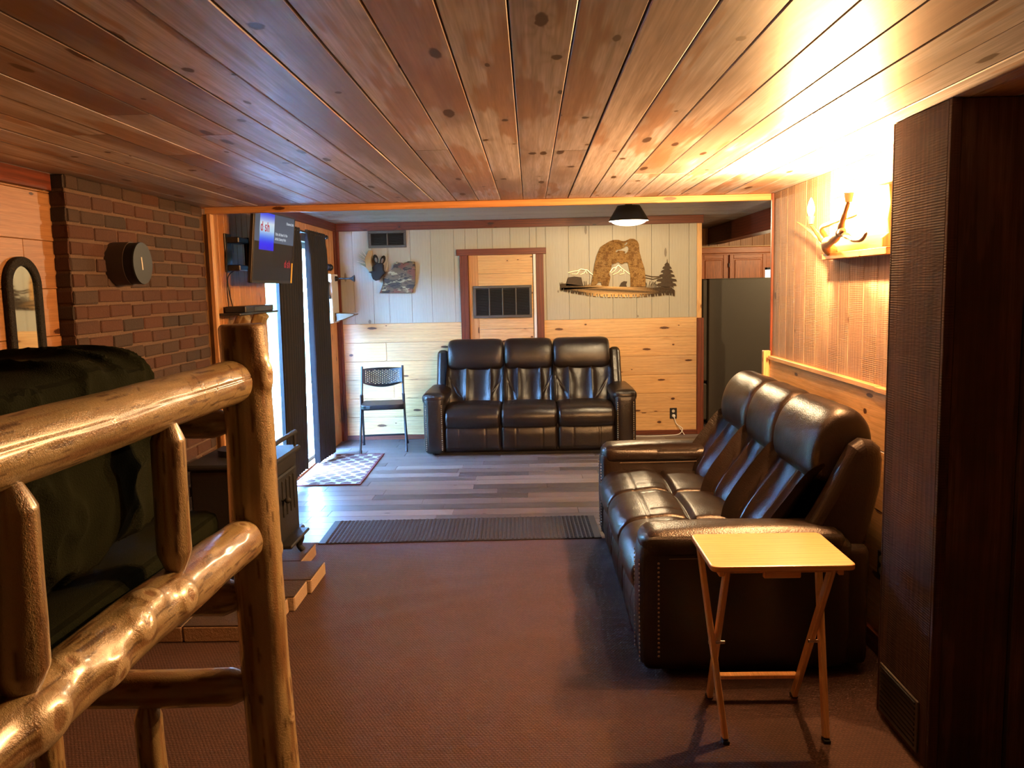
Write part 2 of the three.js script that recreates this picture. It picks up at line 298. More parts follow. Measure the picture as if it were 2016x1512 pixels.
{ // left wall of the carpet room
  const w = structure('wall_left', 'honey pine board wall beside the brick chimney');
  part(w, 'wall_core', ebox(XL - 0.14, XL - 0.017, 0, CEIL + 0.1, ZC, 2.6, 0.001), M.plaster);
  const r = rng(5); let y = 0;
  while (y < 2.06) { const h = Math.min(0.205, 2.06 - y); let z = 2.6; while (z > -3.62) { const z1 = Math.max(z - 1.6 - r() * 1.4, -3.64); part(w, 'board', plank(XL - 0.016, XL, y + 0.0008, y + h - 0.0008, z1 + 0.0006, z - 0.0006, 'z'), pick(M.pineHoney)); z = z1; } y += h; }
  const t = structure('trim_3', 'dark red stained ceiling trim on the pine board wall');
  part(t, 'crown', plank(XL - 0.002, XL + 0.02, 2.06, CEIL - 0.003, -3.62, 2.6, 'z'), M.red[0]);
}
{ // brick chimney
  const c = thing('chimney', 'dark red brick chimney face with thick sandy mortar', 'chimney', [0, 0, 0], 0, undefined, 'structure');
  const z0 = -3.635, z1 = ZC + 0.005, X = -2.01;
  part(c, 'mortar', ebox(XL - 0.1, X - 0.004, 0.0, CEIL - 0.004, z1, z0 - 0.004, 0.004), M.mortar);
  const r = rng(19), H = 0.0715; let k = 0;
  const V = [0, 1, 2, 3, 4, 5].map(() => { const g = cbox(0.022, 0.061, 0.205, 0, 0, 0, 0.006), p = g.attributes.position; const q = r() * 50; for (let i = 0; i < p.count; i++) { const a = p.getX(i), b = p.getY(i), d = p.getZ(i); p.setXYZ(i, a + (n3(a * 90 + q, b * 90, d * 40) - 0.5) * 0.003, b + (n3(a * 80, b * 90 + q, d * 30) - 0.5) * 0.009, d + (n3(a * 80, b * 60, d * 30 + q) - 0.5) * 0.012); } g.computeVertexNormals(); return g; });
  for (let y = 0.0285, row = 0; y < CEIL - 0.03; y += H, row++) {
    let z = z0 - (row % 2 ? 0.108 : 0.0) - (r() - 0.5) * 0.02;
    if (row % 2) { const m = part(c, 'brick', V[k++ % 6], brickTone[Math.floor(r() * 6)]); m.scale.z = 0.46; m.position.set(X - 0.0075, y, z0 - 0.052); }
    while (z - 0.045 > z1) { const l = 0.203 * (0.93 + r() * 0.14), len = Math.min(l, z - z1 - 0.004); if (len > 0.03) { const m = part(c, 'brick', V[k++ % 6], brickTone[Math.floor(r() * 6)]); m.scale.z = len / 0.203; m.position.set(X - 0.0075 + (r() - 0.5) * 0.004, y + (r() - 0.5) * 0.006, z - len / 2); m.rotation.x = (r() - 0.5) * 0.015; } z -= l + 0.0095; }
    const m = part(c, 'brick', V[k++ % 6], brickTone[Math.floor(r() * 6)]); m.scale.z = 0.45; m.rotation.y = Math.PI / 2; m.position.set(X - 0.05, y, z0 - 0.007);
  }
}
{ // left wall of the far room, with the sliding door opening
  const w = structure('wall_left', 'warm vertical pine boards between the chimney and the sliding door');
  const zo0 = -6.42, zo1 = -8.29, yo = 2.06;
  part(w, 'wall_core', ebox(XL2 - 0.15, XL2 - 0.017, 0, CEIL2 + 0.1, zo0, ZC, 0.001), M.plaster);
  part(w, 'wall_core', ebox(XL2 - 0.15, XL2 - 0.017, yo, CEIL2 + 0.1, zo1, zo0, 0.001), M.plaster);
  part(w, 'wall_core', ebox(XL2 - 0.15, XL2 - 0.017, 0, CEIL2 + 0.1, ZB - 0.2, zo1, 0.001), M.plaster);
  const r = rng(8); let z = ZC - 0.01;
  while (z > ZB) { const b = 0.115, z1 = Math.max(z - b, ZB); const y0 = z1 > zo0 - 0.03 ? 0 : z > zo1 ? yo : 0; part(w, 'board', plank(XL2 - 0.016, XL2, y0, CEIL2 - 0.001, z1 + 0.0012, z - 0.0012, 'y', 2.4, 0.6, 0.003), pick(M.pineWarm)); z = z1; }
  const t = structure('trim_4', 'dark red stained ceiling trim above the sliding door');
  part(t, 'crown', plank(XL2 - 0.002, XL2 + 0.022, CEIL2 - 0.085, CEIL2 - 0.003, ZB + 0.02, ZC - 0.13, 'z'), M.red[1]);
  const c = structure('trim_5', 'dark red stained corner post beside the wall telephone');
  part(c, 'corner_board', plank(XL2 - 0.001, XL2 + 0.05, 0, CEIL2 - 0.086, ZB + 0.001, ZB + 0.028, 'y'), M.red[0]);
  part(c, 'corner_bead', plank(XL2 - 0.001, XL2 + 0.02, 0, CEIL2 - 0.086, ZB + 0.028, ZB + 0.07, 'y'), M.red[1]);
}
{ // back wall: painted grooved panels above pine boards, around the boarded doorway
  const w = structure('wall_back', 'pale grey-green grooved panelling above knotty pine wainscot boards');
  part(w, 'wall_core', ebox(-2.2, 1.795, 0, CEIL2 + 0.1, ZB - 0.16, ZB - 0.019, 0.001), M.plaster);
  const widths = [0.245, 0.25, 0.157, 0.185, 0.205, 0.167, 0.24, 0.215], r = rng(91);
  let x = XL2, i = 3;
  const dx0 = -0.675, dx1 = 0.075;
  while (x < 1.74) {
    const x1 = Math.min(x + widths[i++ % 8], 1.75);
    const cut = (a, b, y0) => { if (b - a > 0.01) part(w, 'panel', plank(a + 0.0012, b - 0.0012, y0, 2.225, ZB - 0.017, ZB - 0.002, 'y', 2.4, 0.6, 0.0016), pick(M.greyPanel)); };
    const edges = [x, ...[dx0, dx1].filter((e) => e > x && e < x1), x1];
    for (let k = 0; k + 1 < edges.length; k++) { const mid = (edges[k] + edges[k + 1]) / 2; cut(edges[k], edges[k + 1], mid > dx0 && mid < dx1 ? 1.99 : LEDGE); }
    x = x1;
  }
  for (const [a, b, n] of [[XL2, dx0, 1], [dx1, 1.75, 2]]) for (let k = 0; k < 6; k++) {
    const y0 = 0.045 + k * (LEDGE - 0.045) / 6, y1 = y0 + (LEDGE - 0.045) / 6, top = k === 5;
    const split = !top && r() < 0.55 ? a + (b - a) * (0.3 + 0.4 * r()) : null;
    for (const [p, q] of split ? [[a, split], [split, b]] : [[a, b]]) {
      const g = plank(p + 0.0008, q - 0.0008, y0 + 0.0008, y1 - 0.0008, ZB - 0.018, ZB + 0.004, 'x', 2.4, 0.6, 0.002);
      part(w, 'board', g, pick(M.pine));
    }
  }
  const bs = structure('baseboard_back', 'thin red-brown baseboard under the pine wainscot');
  for (const [a, b] of [[XL2 + 0.05, dx0], [dx1, 1.76]]) part(bs, 'base_strip', plank(a, b, 0.001, 0.05, ZB - 0.002, ZB + 0.016, 'x'), M.red[0]);
  const t = structure('trim_6', 'dark red stained ceiling trim across the back wall');
  part(t, 'crown', plank(XL2 + 0.022, 1.815, 2.225, CEIL2 - 0.003, ZB - 0.004, ZB + 0.02, 'x'), M.red[0]);
  const e = structure('trim_7', 'corner board at the kitchen end of the back wall, pine above dark red');
  part(e, 'pine_casing', plank(1.75, 1.80, LEDGE - 0.01, 2.224, ZB - 0.16, ZB + 0.006, 'y'), M.pine[1]);
  part(e, 'red_casing', plank(1.752, 1.822, 0, LEDGE - 0.011, ZB - 0.16, ZB + 0.022, 'y'), M.red[0]);
}
{ // boarded doorway in the back wall
  const d = structure('door_1', 'pine boarded door in a dark red stained frame behind the sofa');
  const z = ZB - 0.014;
  for (let k = 0; k < 10; k++) { const h = 0.1945, y0 = k * h; part(d, 'board', plank(-0.642, 0.032, y0 + 0.0012, y0 + h - 0.0012, z - 0.004, z + 0.006, 'x'), M.pine[(k + 1) % 3]); }
  part(d, 'edge_stile', plank(-0.6435, -0.545, 0.005, 1.95, z + 0.0062, z + 0.0105, 'y'), M.pineWarm[0]);
  part(d, 'frame_post', plank(-0.735, -0.648, 0, 1.945, ZB - 0.018, ZB + 0.024, 'y'), M.red[0]);
  part(d, 'frame_post', plank(0.068, 0.145, 0, 1.945, ZB - 0.018, ZB + 0.024, 'y'), M.red[0]);
  part(d, 'frame_head', plank(-0.765, 0.175, 1.946, 2.01, ZB - 0.018, ZB + 0.03, 'x'), M.red[0]);
  part(d, 'door_stop', plank(0.037, 0.066, 0, 1.945, ZB - 0.018, ZB + 0.012, 'y'), M.white);
}
{ // right wall of the carpet room: rough boards over pine wainscot
  const w = structure('wall_right', 'rough whitewashed vertical boards above pine wainscot along the brown sofa');
  part(w, 'wall_core', ebox(XR + 0.019, XR + 0.11, 0, CEIL + 0.1, ZC, -2.6, 0.001), M.plaster);
  const r = rng(66); let z = ZC + 0.012;
  while (z < -2.97) { const b = 0.13 + r() * 0.07, z1 = Math.min(z + b, -2.96); part(w, 'board', plank(XR, XR + 0.018, LEDGE_R, CEIL - 0.002, z + 0.001, z1 - 0.001, 'y', 2.4, 0.6, 0.003), pick(M.rough)); z = z1; }
  const hs = [0.09, 0.36, 0.62, 0.88, LEDGE_R];
  for (let k = 0; k + 1 < hs.length; k++) part(w, 'wainscot_board', plank(XR - 0.02, XR + 0.018, hs[k] + 0.001, hs[k + 1] - 0.001, ZC + 0.03, -2.972, 'z', 2.4, 0.6, 0.003), M.pine[k % 4]);
  part(w, 'ledge_strip', plank(XR - 0.03, XR + 0.002, LEDGE_R - 0.003, LEDGE_R + 0.02, ZC + 0.03, -3.54, 'z'), M.pine[0]);
  part(w, 'ledge_strip', plank(XR - 0.033, XR + 0.002, LEDGE_R - 0.005, LEDGE_R + 0.018, -3.538, -2.972, 'z'), M.pine[2]);
  const b = structure('baseboard_right', 'dark stained baseboard behind the brown sofa');
  part(b, 'base_strip', plank(XR - 0.034, XR, 0.002, 0.09, ZC + 0.03, -2.972, 'z'), M.red[1]);
  const e = structure('trim_8', 'wall end casing with a short pale pine stile');
  part(e, 'red_casing', plank(XR - 0.012, XR + 0.12, 0, CEIL - 0.003, ZC - 0.008, ZC + 0.012, 'y'), M.red[0]);
  part(e, 'pine_stile', plank(XR - 0.056, XR - 0.014, 0, LEDGE_R + 0.05, ZC - 0.01, ZC + 0.03, 'y'), M.pine[0]);
}
{ // boxed column beside the camera
  const w = structure('wall_column', 'dark rough-sawn boarded column by the wooden tray table');
  const X = 1.264, zf = -2.97, zn = -2.59;
  part(w, 'column_core', ebox(X + 0.019, XR + 0.3, 0, CEIL + 0.05, zf + 0.019, zn - 0.019, 0.001), M.dark);
  part(w, 'sawn_board', plank(X + 0.003, X + 0.018, 0, CEIL - 0.004, zf, zf + 0.062, 'y', 2.4, 0.6, 0.003), M.sawn[2]);
  part(w, 'sawn_board', plank(X, X + 0.018, 0.0, CEIL - 0.004, zf + 0.063, zn, 'y', 2.4, 0.6, 0.003), M.sawn[0]);
  part(w, 'back_board', plank(X + 0.003, XR + 0.1, 0, CEIL - 0.004, zf - 0.012, zf - 0.001, 'y'), M.sawn[1]);
  part(w, 'corner_strip', plank(X - 0.001, X + 0.03, 0, CEIL - 0.004, zn + 0.0005, zn + 0.018, 'y'), M.sawn[2]);
  part(w, 'front_panel', plank(X + 0.031, 1.505, 0, CEIL - 0.004, zn - 0.002, zn + 0.012, 'y'), M.brownPanel);
  part(w, 'edge_casing', plank(1.506, 1.57, 0, CEIL - 0.004, zn - 0.002, zn + 0.03, 'y'), M.brownPanel);
  const v = thing('floor_register', 'dark metal register grille low on the sawn column', 'vent', [X, 0.115, -2.79]);
  part(v, 'frame', ebox(-0.008, -0.0005, -0.09, 0.09, -0.15, 0.15, 0.002), M.ventGrey);
  part(v, 'louvers', merge(Array.from({ length: 9 }, (_, k) => ebox(-0.012, -0.006, -0.075 + k * 0.0185, -0.067 + k * 0.0185, -0.135, 0.135, 0.001))), M.blackMetal).userData.kind = 'stuff';
}
{ // wall running past the camera and the wall behind it
  const w = structure('wall_right', 'pine board wall past the dark column');
  part(w, 'wall_core', ebox(1.62, 1.74, 0, CEIL + 0.1, -2.6, 2.6, 0.001), M.plaster);
  let z = -2.575; while (z < 2.55) { part(w, 'board', plank(1.6, 1.619, 0, CEIL - 0.002, z, Math.min(z + 0.198, 2.6), 'y'), pick(M.pineWarm)); z += 0.2; }
  const b = structure('wall_behind', 'pine board wall behind the log bed');
  part(b, 'wall_core', ebox(-2.3, 1.8, 0, CEIL + 0.1, 2.6, 2.72, 0.001), M.pineWarm[1]);
}
{ // kitchen walls beyond
  const w = structure('wall_kitchen', 'orange pine board walls of the kitchen behind the fridge');
  let x = -2.2; while (x < 5.05) { if (x > 1.0) part(w, 'board', plank(x, x + 0.148, 0, CEIL2 - 0.002, -11.02, -11.0, 'y'), pick(M.pineWarm)); x += 0.15; }
  part(w, 'wall_core', ebox(-2.2, 5.2, 0, CEIL2 + 0.1, -11.15, -11.021, 0.001), M.plaster);
  part(w, 'wall_core', ebox(5.0, 5.14, 0, CEIL2 + 0.1, -11.0, ZC, 0.001), M.pineWarm[0]);
  part(w, 'wall_core', ebox(1.6, 5.1, 0, CEIL2 + 0.1, ZC, ZC + 0.12, 0.001), M.pineWarm[1]);
  part(w, 'wall_core', ebox(-2.2, -2.05, 0, CEIL2 + 0.1, -11.0, ZB - 0.2, 0.001), M.plaster);
  const b = structure('trim_9', 'dark stained ceiling beam in the kitchen');
  part(b, 'beam', plank(2.32, 2.48, 2.1, CEIL2 - 0.003, -10.98, -6.0, 'z'), M.red[1]);
}
// ------------------------------------------------------------------ sliding door, outdoors, curtains
{
  const d = structure('door_2', 'white framed sliding glass door behind black curtains');
  const X = XL2 - 0.09, z0 = -6.425, z1 = -8.285, zm = (z0 + z1) / 2, H = 2.055;
  const fr = (a, b, c, e, n = 'frame_bar') => part(d, n, ebox(X - 0.03, X + 0.03, a, b, c, e, 0.004), M.white);
  fr(0, 0.05, z1, z0, 'sill'); fr(H - 0.05, H, z1, z0); fr(0.05, H - 0.05, z0 - 0.05, z0); fr(0.05, H - 0.05, z1, z1 + 0.05); fr(0.05, H - 0.05, zm - 0.04, zm + 0.04);
  const glass = phy({ color: lin(1, 1, 1), transmission: 1, roughness: 0, thickness: 0, ior: 1.5 });
  part(d, 'glass_pane', ebox(X - 0.003, X + 0.003, 0.05, H - 0.05, zm + 0.04, z0 - 0.05, 0.0005), glass);
  part(d, 'glass_pane', ebox(X - 0.003, X + 0.003, 0.05, H - 0.05, z1 + 0.05, zm - 0.04, 0.0005), glass);
  part(d, 'threshold', plank(XL2 - 0.05, XL2 + 0.02, 0.001, 0.02, z1, z0, 'z'), M.pineWarm[2]);
  const p = structure('porch', 'pale timber porch deck and eave outside the sliding door');
  part(p, 'deck', ebox(-4.6, XL2 - 0.16, -0.16, -0.05, -12, -4, 0.004), std({ color: lin(0.35, 0.33, 0.3), roughness: 0.8 }));
  part(p, 'eave', ebox(-2.62, XL2 - 0.16, 2.2, 2.3, -12.5, -3, 0.004), std({ color: lin(0.32, 0.30, 0.28), roughness: 0.8 }));
  solo('added_hedge', grid(160, 30, (u, v) => { const z = -32 + u * 46, a = v * Math.PI, h = 3.4 + 0.8 * f3(z * 0.4, 1, 1, 2, 3), w = 1.2; return [-10 + w * Math.cos(a) + 0.5 * (f3(z * 1.3, a * 3, 2, 3, 6) - 0.5), -0.25 + h * Math.sin(a) ** 0.5 + 0.5 * (f3(z * 1.4, a * 3, 5, 3, 9) - 0.5), z]; }), std({ color: lin(0.05, 0.10, 0.03), roughness: 1, side: THREE.DoubleSide }), 'unseen green foliage added beyond the porch to block low sky', 'added_hedge', undefined, 'structure');  // added foliage wall, unseen indoors, cuts the low sky light at the door
  const g = solo('ground', ebox(-40, -4.6, -0.3, -0.2, -50, 30, 0.01), std({ color: lin(0.14, 0.19, 0.08), roughness: 1 }), 'mown grass beyond the porch', 'ground', undefined, 'structure');
}
{
  const rail = thing('curtain_rod', 'thin dark curtain rod over the sliding door', 'curtain rod', [0, 0, 0]);
  part(rail, 'rod', cyl(0.009, 0.009, [-1.985, 2.13, -6.4], [-1.985, 2.13, -8.2]), M.blackMetal);
  for (const z of [-6.4, -8.2]) part(rail, 'finial', new THREE.SphereGeometry(0.02, 16, 12).translate(-1.985, 2.13, z), M.blackMetal);
  for (const z of [-7.32, -8.16]) part(rail, 'bracket', ebox(-2.05, -1.985, 2.118, 2.126, z - 0.008, z + 0.008, 0.001), M.blackMetal);
  const cm = phy({ color: lin(0.011, 0.013, 0.019), roughness: 0.85, sheen: 0.3, sheenRoughness: 0.5, sheenColor: lin(0.1, 0.13, 0.2), side: THREE.DoubleSide });
  const curtain = (z0, z1, zb0, zb1, label, seed, yb) => {
    const n = 9, t = 0.004;
    const f = (u, v, o) => { const y = 2.155 + (yb - 2.155) * v, w = 0.25 + 0.75 * sst(0, 0.1, v), a = u * n * 2 * Math.PI + 0.7 * Math.sin(u * 9 + seed) + v * 0.4 * Math.sin(u * 17 + seed), za = z0 + (z1 - z0) * u, zb = zb0 + (zb1 - zb0) * u; return [-1.985 + o + 0.026 * w * Math.sin(a) + 0.012 * v * Math.sin(u * 5 + seed), y, za + (zb - za) * v + 0.006 * Math.cos(a)]; };
    const g = merge([grid(160, 40, (u, v) => f(u, v, t)), grid(160, 40, (u, v) => f(1 - u, v, -t))]);
    return solo('curtain', g, cm, label, 'curtain');
  };
  curtain(-6.56, -7.27, -6.45, -7.13, 'black pleated curtain panel hanging between the two bright gaps of the sliding door', 1, 0.07);
  curtain(-7.46, -8.14, -7.50, -8.08, 'black pleated curtain panel hanging beside the wall telephone', 4, 0.03);
}
// ------------------------------------------------------------------ reclining leather sofas (local: x along the width, +z towards the sitter's feet)
const curve2 = (pts) => { const c = new THREE.CatmullRomCurve3(pts.map(([y, z]) => new THREE.Vector3(0, y, z)), false, 'centripetal'); c.arcLengthDivisions = 400; return c; };
const gauss = (x, w) => Math.exp(-(x / w) * (x / w));
// a padded sheet: profile (y,z) swept from x0 to x1, puffed along its normal by d(u,v)
function padded(x0, x1, pts, d, { nu = 56, nv = 90, edge = 0.05, depth = 0.035, uvs = 1 } = {}) {
  const c = curve2(pts), len = c.getLength(), w = x1 - x0, P = [], N = [];
  for (let j = 0; j <= nv; j++) { const p = c.getPointAt(j / nv), t = c.getTangentAt(j / nv); P.push(p); N.push([t.z, -t.y]); }
  const g = grid(nu, nv, (u, v) => {
    const j = Math.round(v * nv), p = P[j], n = N[j], x = u * w, m = Math.min(x, w - x);
    const e = m < edge ? -depth * (1 - Math.sqrt(Math.max(0, 1 - (1 - m / edge) ** 2))) : 0, k = d(u, v, u * w, v * len) + e;
    return [x0 + x, p.y + n[0] * k, p.z + n[1] * k];
  });
  const uv = g.attributes.uv; for (let i = 0; i < uv.count; i++) uv.setXY(i, uv.getX(i) * w * 2 * uvs, uv.getY(i) * len * 2 * uvs);
  return g;
}
// pillow: closed profile loop shrunk to its middle at both ends
function pillow(x0, x1, loop, d, { nu = 48, nv = 72, p = 7 } = {}) {
  const c = new THREE.CatmullRomCurve3(loop.map(([y, z]) => new THREE.Vector3(0, y, z)), true, 'centripetal');
  const cy = loop.reduce((s, q) => s + q[0], 0) / loop.length, cz = loop.reduce((s, q) => s + q[1], 0) / loop.length, P = [];
  for (let j = 0; j <= nv; j++) P.push(c.getPointAt(j / nv));
  const g = grid(nv, nu, (v, u) => {
    const t = -Math.cos(Math.PI * u), s = Math.pow(Math.max(0, 1 - Math.pow(Math.abs(t), p)), 1 / p), q = P[Math.round(v * nv)], k = 1 + d(u, v);
    return [(x0 + x1) / 2 + t * (x1 - x0) / 2, cy + (q.y - cy) * s * k, cz + (q.z - cz) * s * k];
  }, true);
  const uv = g.attributes.uv; for (let i = 0; i < uv.count; i++) uv.setXY(i, uv.getX(i) * 2.2, uv.getY(i) * 1.2);
  return g;
}
function softBox(w, h, d, r, puff, cx, cy, cz, seg = 5, wob = 0) {
  const g = new RoundedBoxGeometry(w, h, d, seg, r), p = g.attributes.position;
  // RoundedBox has few points on its flats, so rebuild from a fine box
  const b = new THREE.BoxGeometry(w, h, d, Math.max(6, Math.round(w / 0.03)), Math.max(6, Math.round(h / 0.03)), Math.max(6, Math.round(d / 0.03))), q = b.attributes.position, H = [w / 2, h / 2, d / 2], v = new THREE.Vector3();
  for (let i = 0; i < q.count; i++) {
    const a = [q.getX(i), q.getY(i), q.getZ(i)], c = a.map((t, k) => clamp(t, -(H[k] - r), H[k] - r)), s = a.map((t, k) => t / H[k]);
    v.set(a[0] - c[0], a[1] - c[1], a[2] - c[2]); const l = v.length(); if (l > 1e-9) v.multiplyScalar(r / l);
    let o = c.map((t, k) => t + v.getComponent(k));
    o = o.map((t, k) => { const m = (k + 1) % 3, n = (k + 2) % 3; return t + Math.sign(s[k]) * puff * Math.abs(s[k]) ** 3 * (1 - s[m] * s[m]) * (1 - s[n] * s[n]) + (wob ? wob * (f3(a[0] * 9 + k * 7, a[1] * 9, a[2] * 9, 2, 3) - 0.5) : 0); });
    q.setXYZ(i, o[0] + cx, o[1] + cy, o[2] + cz);
  }
  const nn = mergeVertices((b.deleteAttribute('uv'), b.deleteAttribute('normal'), b), 1e-5); nn.computeVertexNormals();
  return grainUV(nn, 'x', 0.5, 0.5);
}
function makeSofa(label, pos, turn) {
  const s = thing('reclining_sofa', label, 'sofa', pos, turn, 'brown leather reclining sofas');
  const L = M.leather, seats = [[-0.818, -0.275], [-0.275, 0.27], [0.27, 0.818]], backs = [[-0.845, -0.255], [-0.255, 0.25], [0.25, 0.845]];
  part(s, 'base_frame', ebox(-0.83, 0.83, 0.035, 0.36, -0.36, 0.42, 0.02), L);
  part(s, 'back_frame', prism([[-0.2, 0.06], [-0.2, 0.40], [-0.37, 0.75], [-0.42, 0.92], [-0.47, 0.95], [-0.52, 0.93], [-0.52, 0.85], [-0.43, 0.4], [-0.36, 0.06]], 1.72, { axes: 'zy', bevel: 0.02 }), L);
  seats.forEach(([a, b], k) => {
    const seamX = [0.2, 0.5, 0.8];
    part(s, 'seat_cushion', padded(a, b, [[0.40, -0.20], [0.437, -0.12], [0.455, 0.02], [0.458, 0.14], [0.464, 0.25], [0.466, 0.36], [0.44, 0.44], [0.385, 0.478], [0.33, 0.478], [0.285, 0.455], [0.262, 0.42]],
      (u, v, x, l) => { const cr = -0.024 * gauss(l - 0.335, 0.016) + 0.014 * gauss(l - 0.44, 0.07) + 0.01 * Math.max(0, Math.sin(Math.PI * clamp(l / 0.335))), w = 2 * u - 1; return cr + 0.016 * (1 - w * w) - 0.006 * (l > 0.35 && l < 0.52 ? gauss(u - seamX[0], 0.012) + gauss(u - seamX[2], 0.012) : 0) - 0.004 * gauss(l - 0.545, 0.006) + 0.004 * (f3(x * 9 + k * 5, l * 9, 1, 2, 7) - 0.5); }, { edge: 0.035, depth: 0.04 }), L);
    part(s, 'footrest_panel', padded(a + 0.002, b - 0.002, [[0.292, 0.42], [0.275, 0.448], [0.22, 0.462], [0.15, 0.464], [0.08, 0.462], [0.05, 0.44]], (u, v, x, l) => 0.012 * (1 - (2 * u - 1) ** 2) * Math.sin(Math.PI * v) - 0.004 * (gauss(u - 0.27, 0.012) + gauss(u - 0.73, 0.012)), { nv: 50, edge: 0.03, depth: 0.03 }), L);
  });
  backs.forEach(([a, b], k) => {
    const g1 = k === 0 ? 0.34 : k === 2 ? 0.27 : 0.28, g2 = k === 0 ? 0.76 : k === 2 ? 0.66 : 0.74;
    const bump = (u) => { const seg = u < g1 ? u / g1 : u < g2 ? (u - g1) / (g2 - g1) : (u - g2) / (1 - g2); return Math.pow(Math.sin(Math.PI * clamp(seg, 0.001, 0.999)), 0.55); };
    part(s, 'back_cushion', padded(a, b, [[0.40, -0.12], [0.43, -0.068], [0.49, -0.072], [0.57, -0.125], [0.65, -0.185], [0.72, -0.24], [0.775, -0.285], [0.80, -0.335]],
      (u, v, x, l) => { const mid = u > g1 && u < g2 ? 1 : 0.75; return -0.018 + 0.058 * bump(u) * mid * Math.pow(Math.sin(Math.PI * clamp(v * 0.93 + 0.05)), 0.5) + 0.016 * gauss(l - 0.1, 0.08) - 0.007 * (mid < 1 ? gauss((u < g1 ? u : 1 - u) - 0.16 + (v - 0.45) * 0.5, 0.02) * gauss(v - 0.5, 0.25) : 0) + 0.006 * (f3(x * 16 + k * 3, l * 7, 2, 2, 9) - 0.5); }, { nu: 90, edge: 0.04, depth: 0.04 }), L);
    part(s, 'headrest', pillow(a + 0.004, b - 0.004, [[0.752, -0.36], [0.755, -0.30], [0.79, -0.262], [0.86, -0.255], [0.945, -0.272], [1.02, -0.312], [1.07, -0.378], [1.065, -0.452], [1.005, -0.508], [0.92, -0.525], [0.83, -0.512], [0.765, -0.44]],
      (u, v) => 0.025 * (f3(u * 6 + k * 11, v * 9, 5, 2, 4) - 0.5) - 0.012 * gauss(v - 0.135, 0.012), { p: 8 }), L);
  });
  for (const sx of [-1, 1]) {
    const arm = part(s, 'arm', softBox(0.20, 0.545, 0.85, 0.045, 0.012, sx * 0.914, 0.303, 0.045, 5, 0.004), L);
    part(arm, 'arm_pad', softBox(0.222, 0.115, 0.80, 0.05, 0.014, sx * 0.914, 0.556, 0.055, 5, 0.004), L);
    for (const x of [0.797, 1.031]) part(arm, 'stitching', tube([[sx * x, 0.515, -0.3], [sx * x, 0.513, 0], [sx * x, 0.511, 0.36]], 0.0016, 30, 5), M.stitch);
    const heads = []; for (const ex of [0.838, 0.99]) for (let y = 0.07; y < 0.5; y += 0.0185) heads.push(new THREE.SphereGeometry(0.0055, 7, 5).scale(1, 1, 0.6).translate(sx * ex, y, 0.4745));
    for (let y = 0.10; y < 0.49; y += 0.0185) heads.push(new THREE.SphereGeometry(0.0055, 7, 5).scale(0.6, 1, 1).translate(sx * 1.0165, y, 0.40));
    const nh = part(arm, 'nailhead_trim', merge(heads), M.brass, 'row of small brass nailheads'); nh.userData.kind = 'stuff';
    part(s, 'side_wing', prism([[-0.10, 0.40], [-0.20, 0.58], [-0.29, 0.74], [-0.355, 0.87], [-0.39, 0.935], [-0.43, 0.962], [-0.475, 0.955], [-0.505, 0.93], [-0.515, 0.88], [-0.51, 0.77], [-0.465, 0.57], [-0.415, 0.39], [-0.365, 0.1], [-0.2, 0.1]], 0.12, { axes: 'zy', bevel: 0.05, seg: 7 }).translate(sx * 0.90, 0, 0), L);
    part(s, 'side_panel', softBox(0.17, 0.50, 0.12, 0.03, 0.004, sx * 0.914, 0.29, -0.39, 4), L);
  }
  part(s, 'plinth', ebox(-0.92, 0.92, 0.0, 0.04, -0.34, 0.38, 0.004), M.dark);
  return s;
}
makeSofa('brown leather three-seat reclining sofa set against the pine back wall', [-0.03, 0, -8.287], 0);
makeSofa('brown leather three-seat reclining sofa under the antler sconce', [0.893, 0, -4.25], -Math.PI / 2);
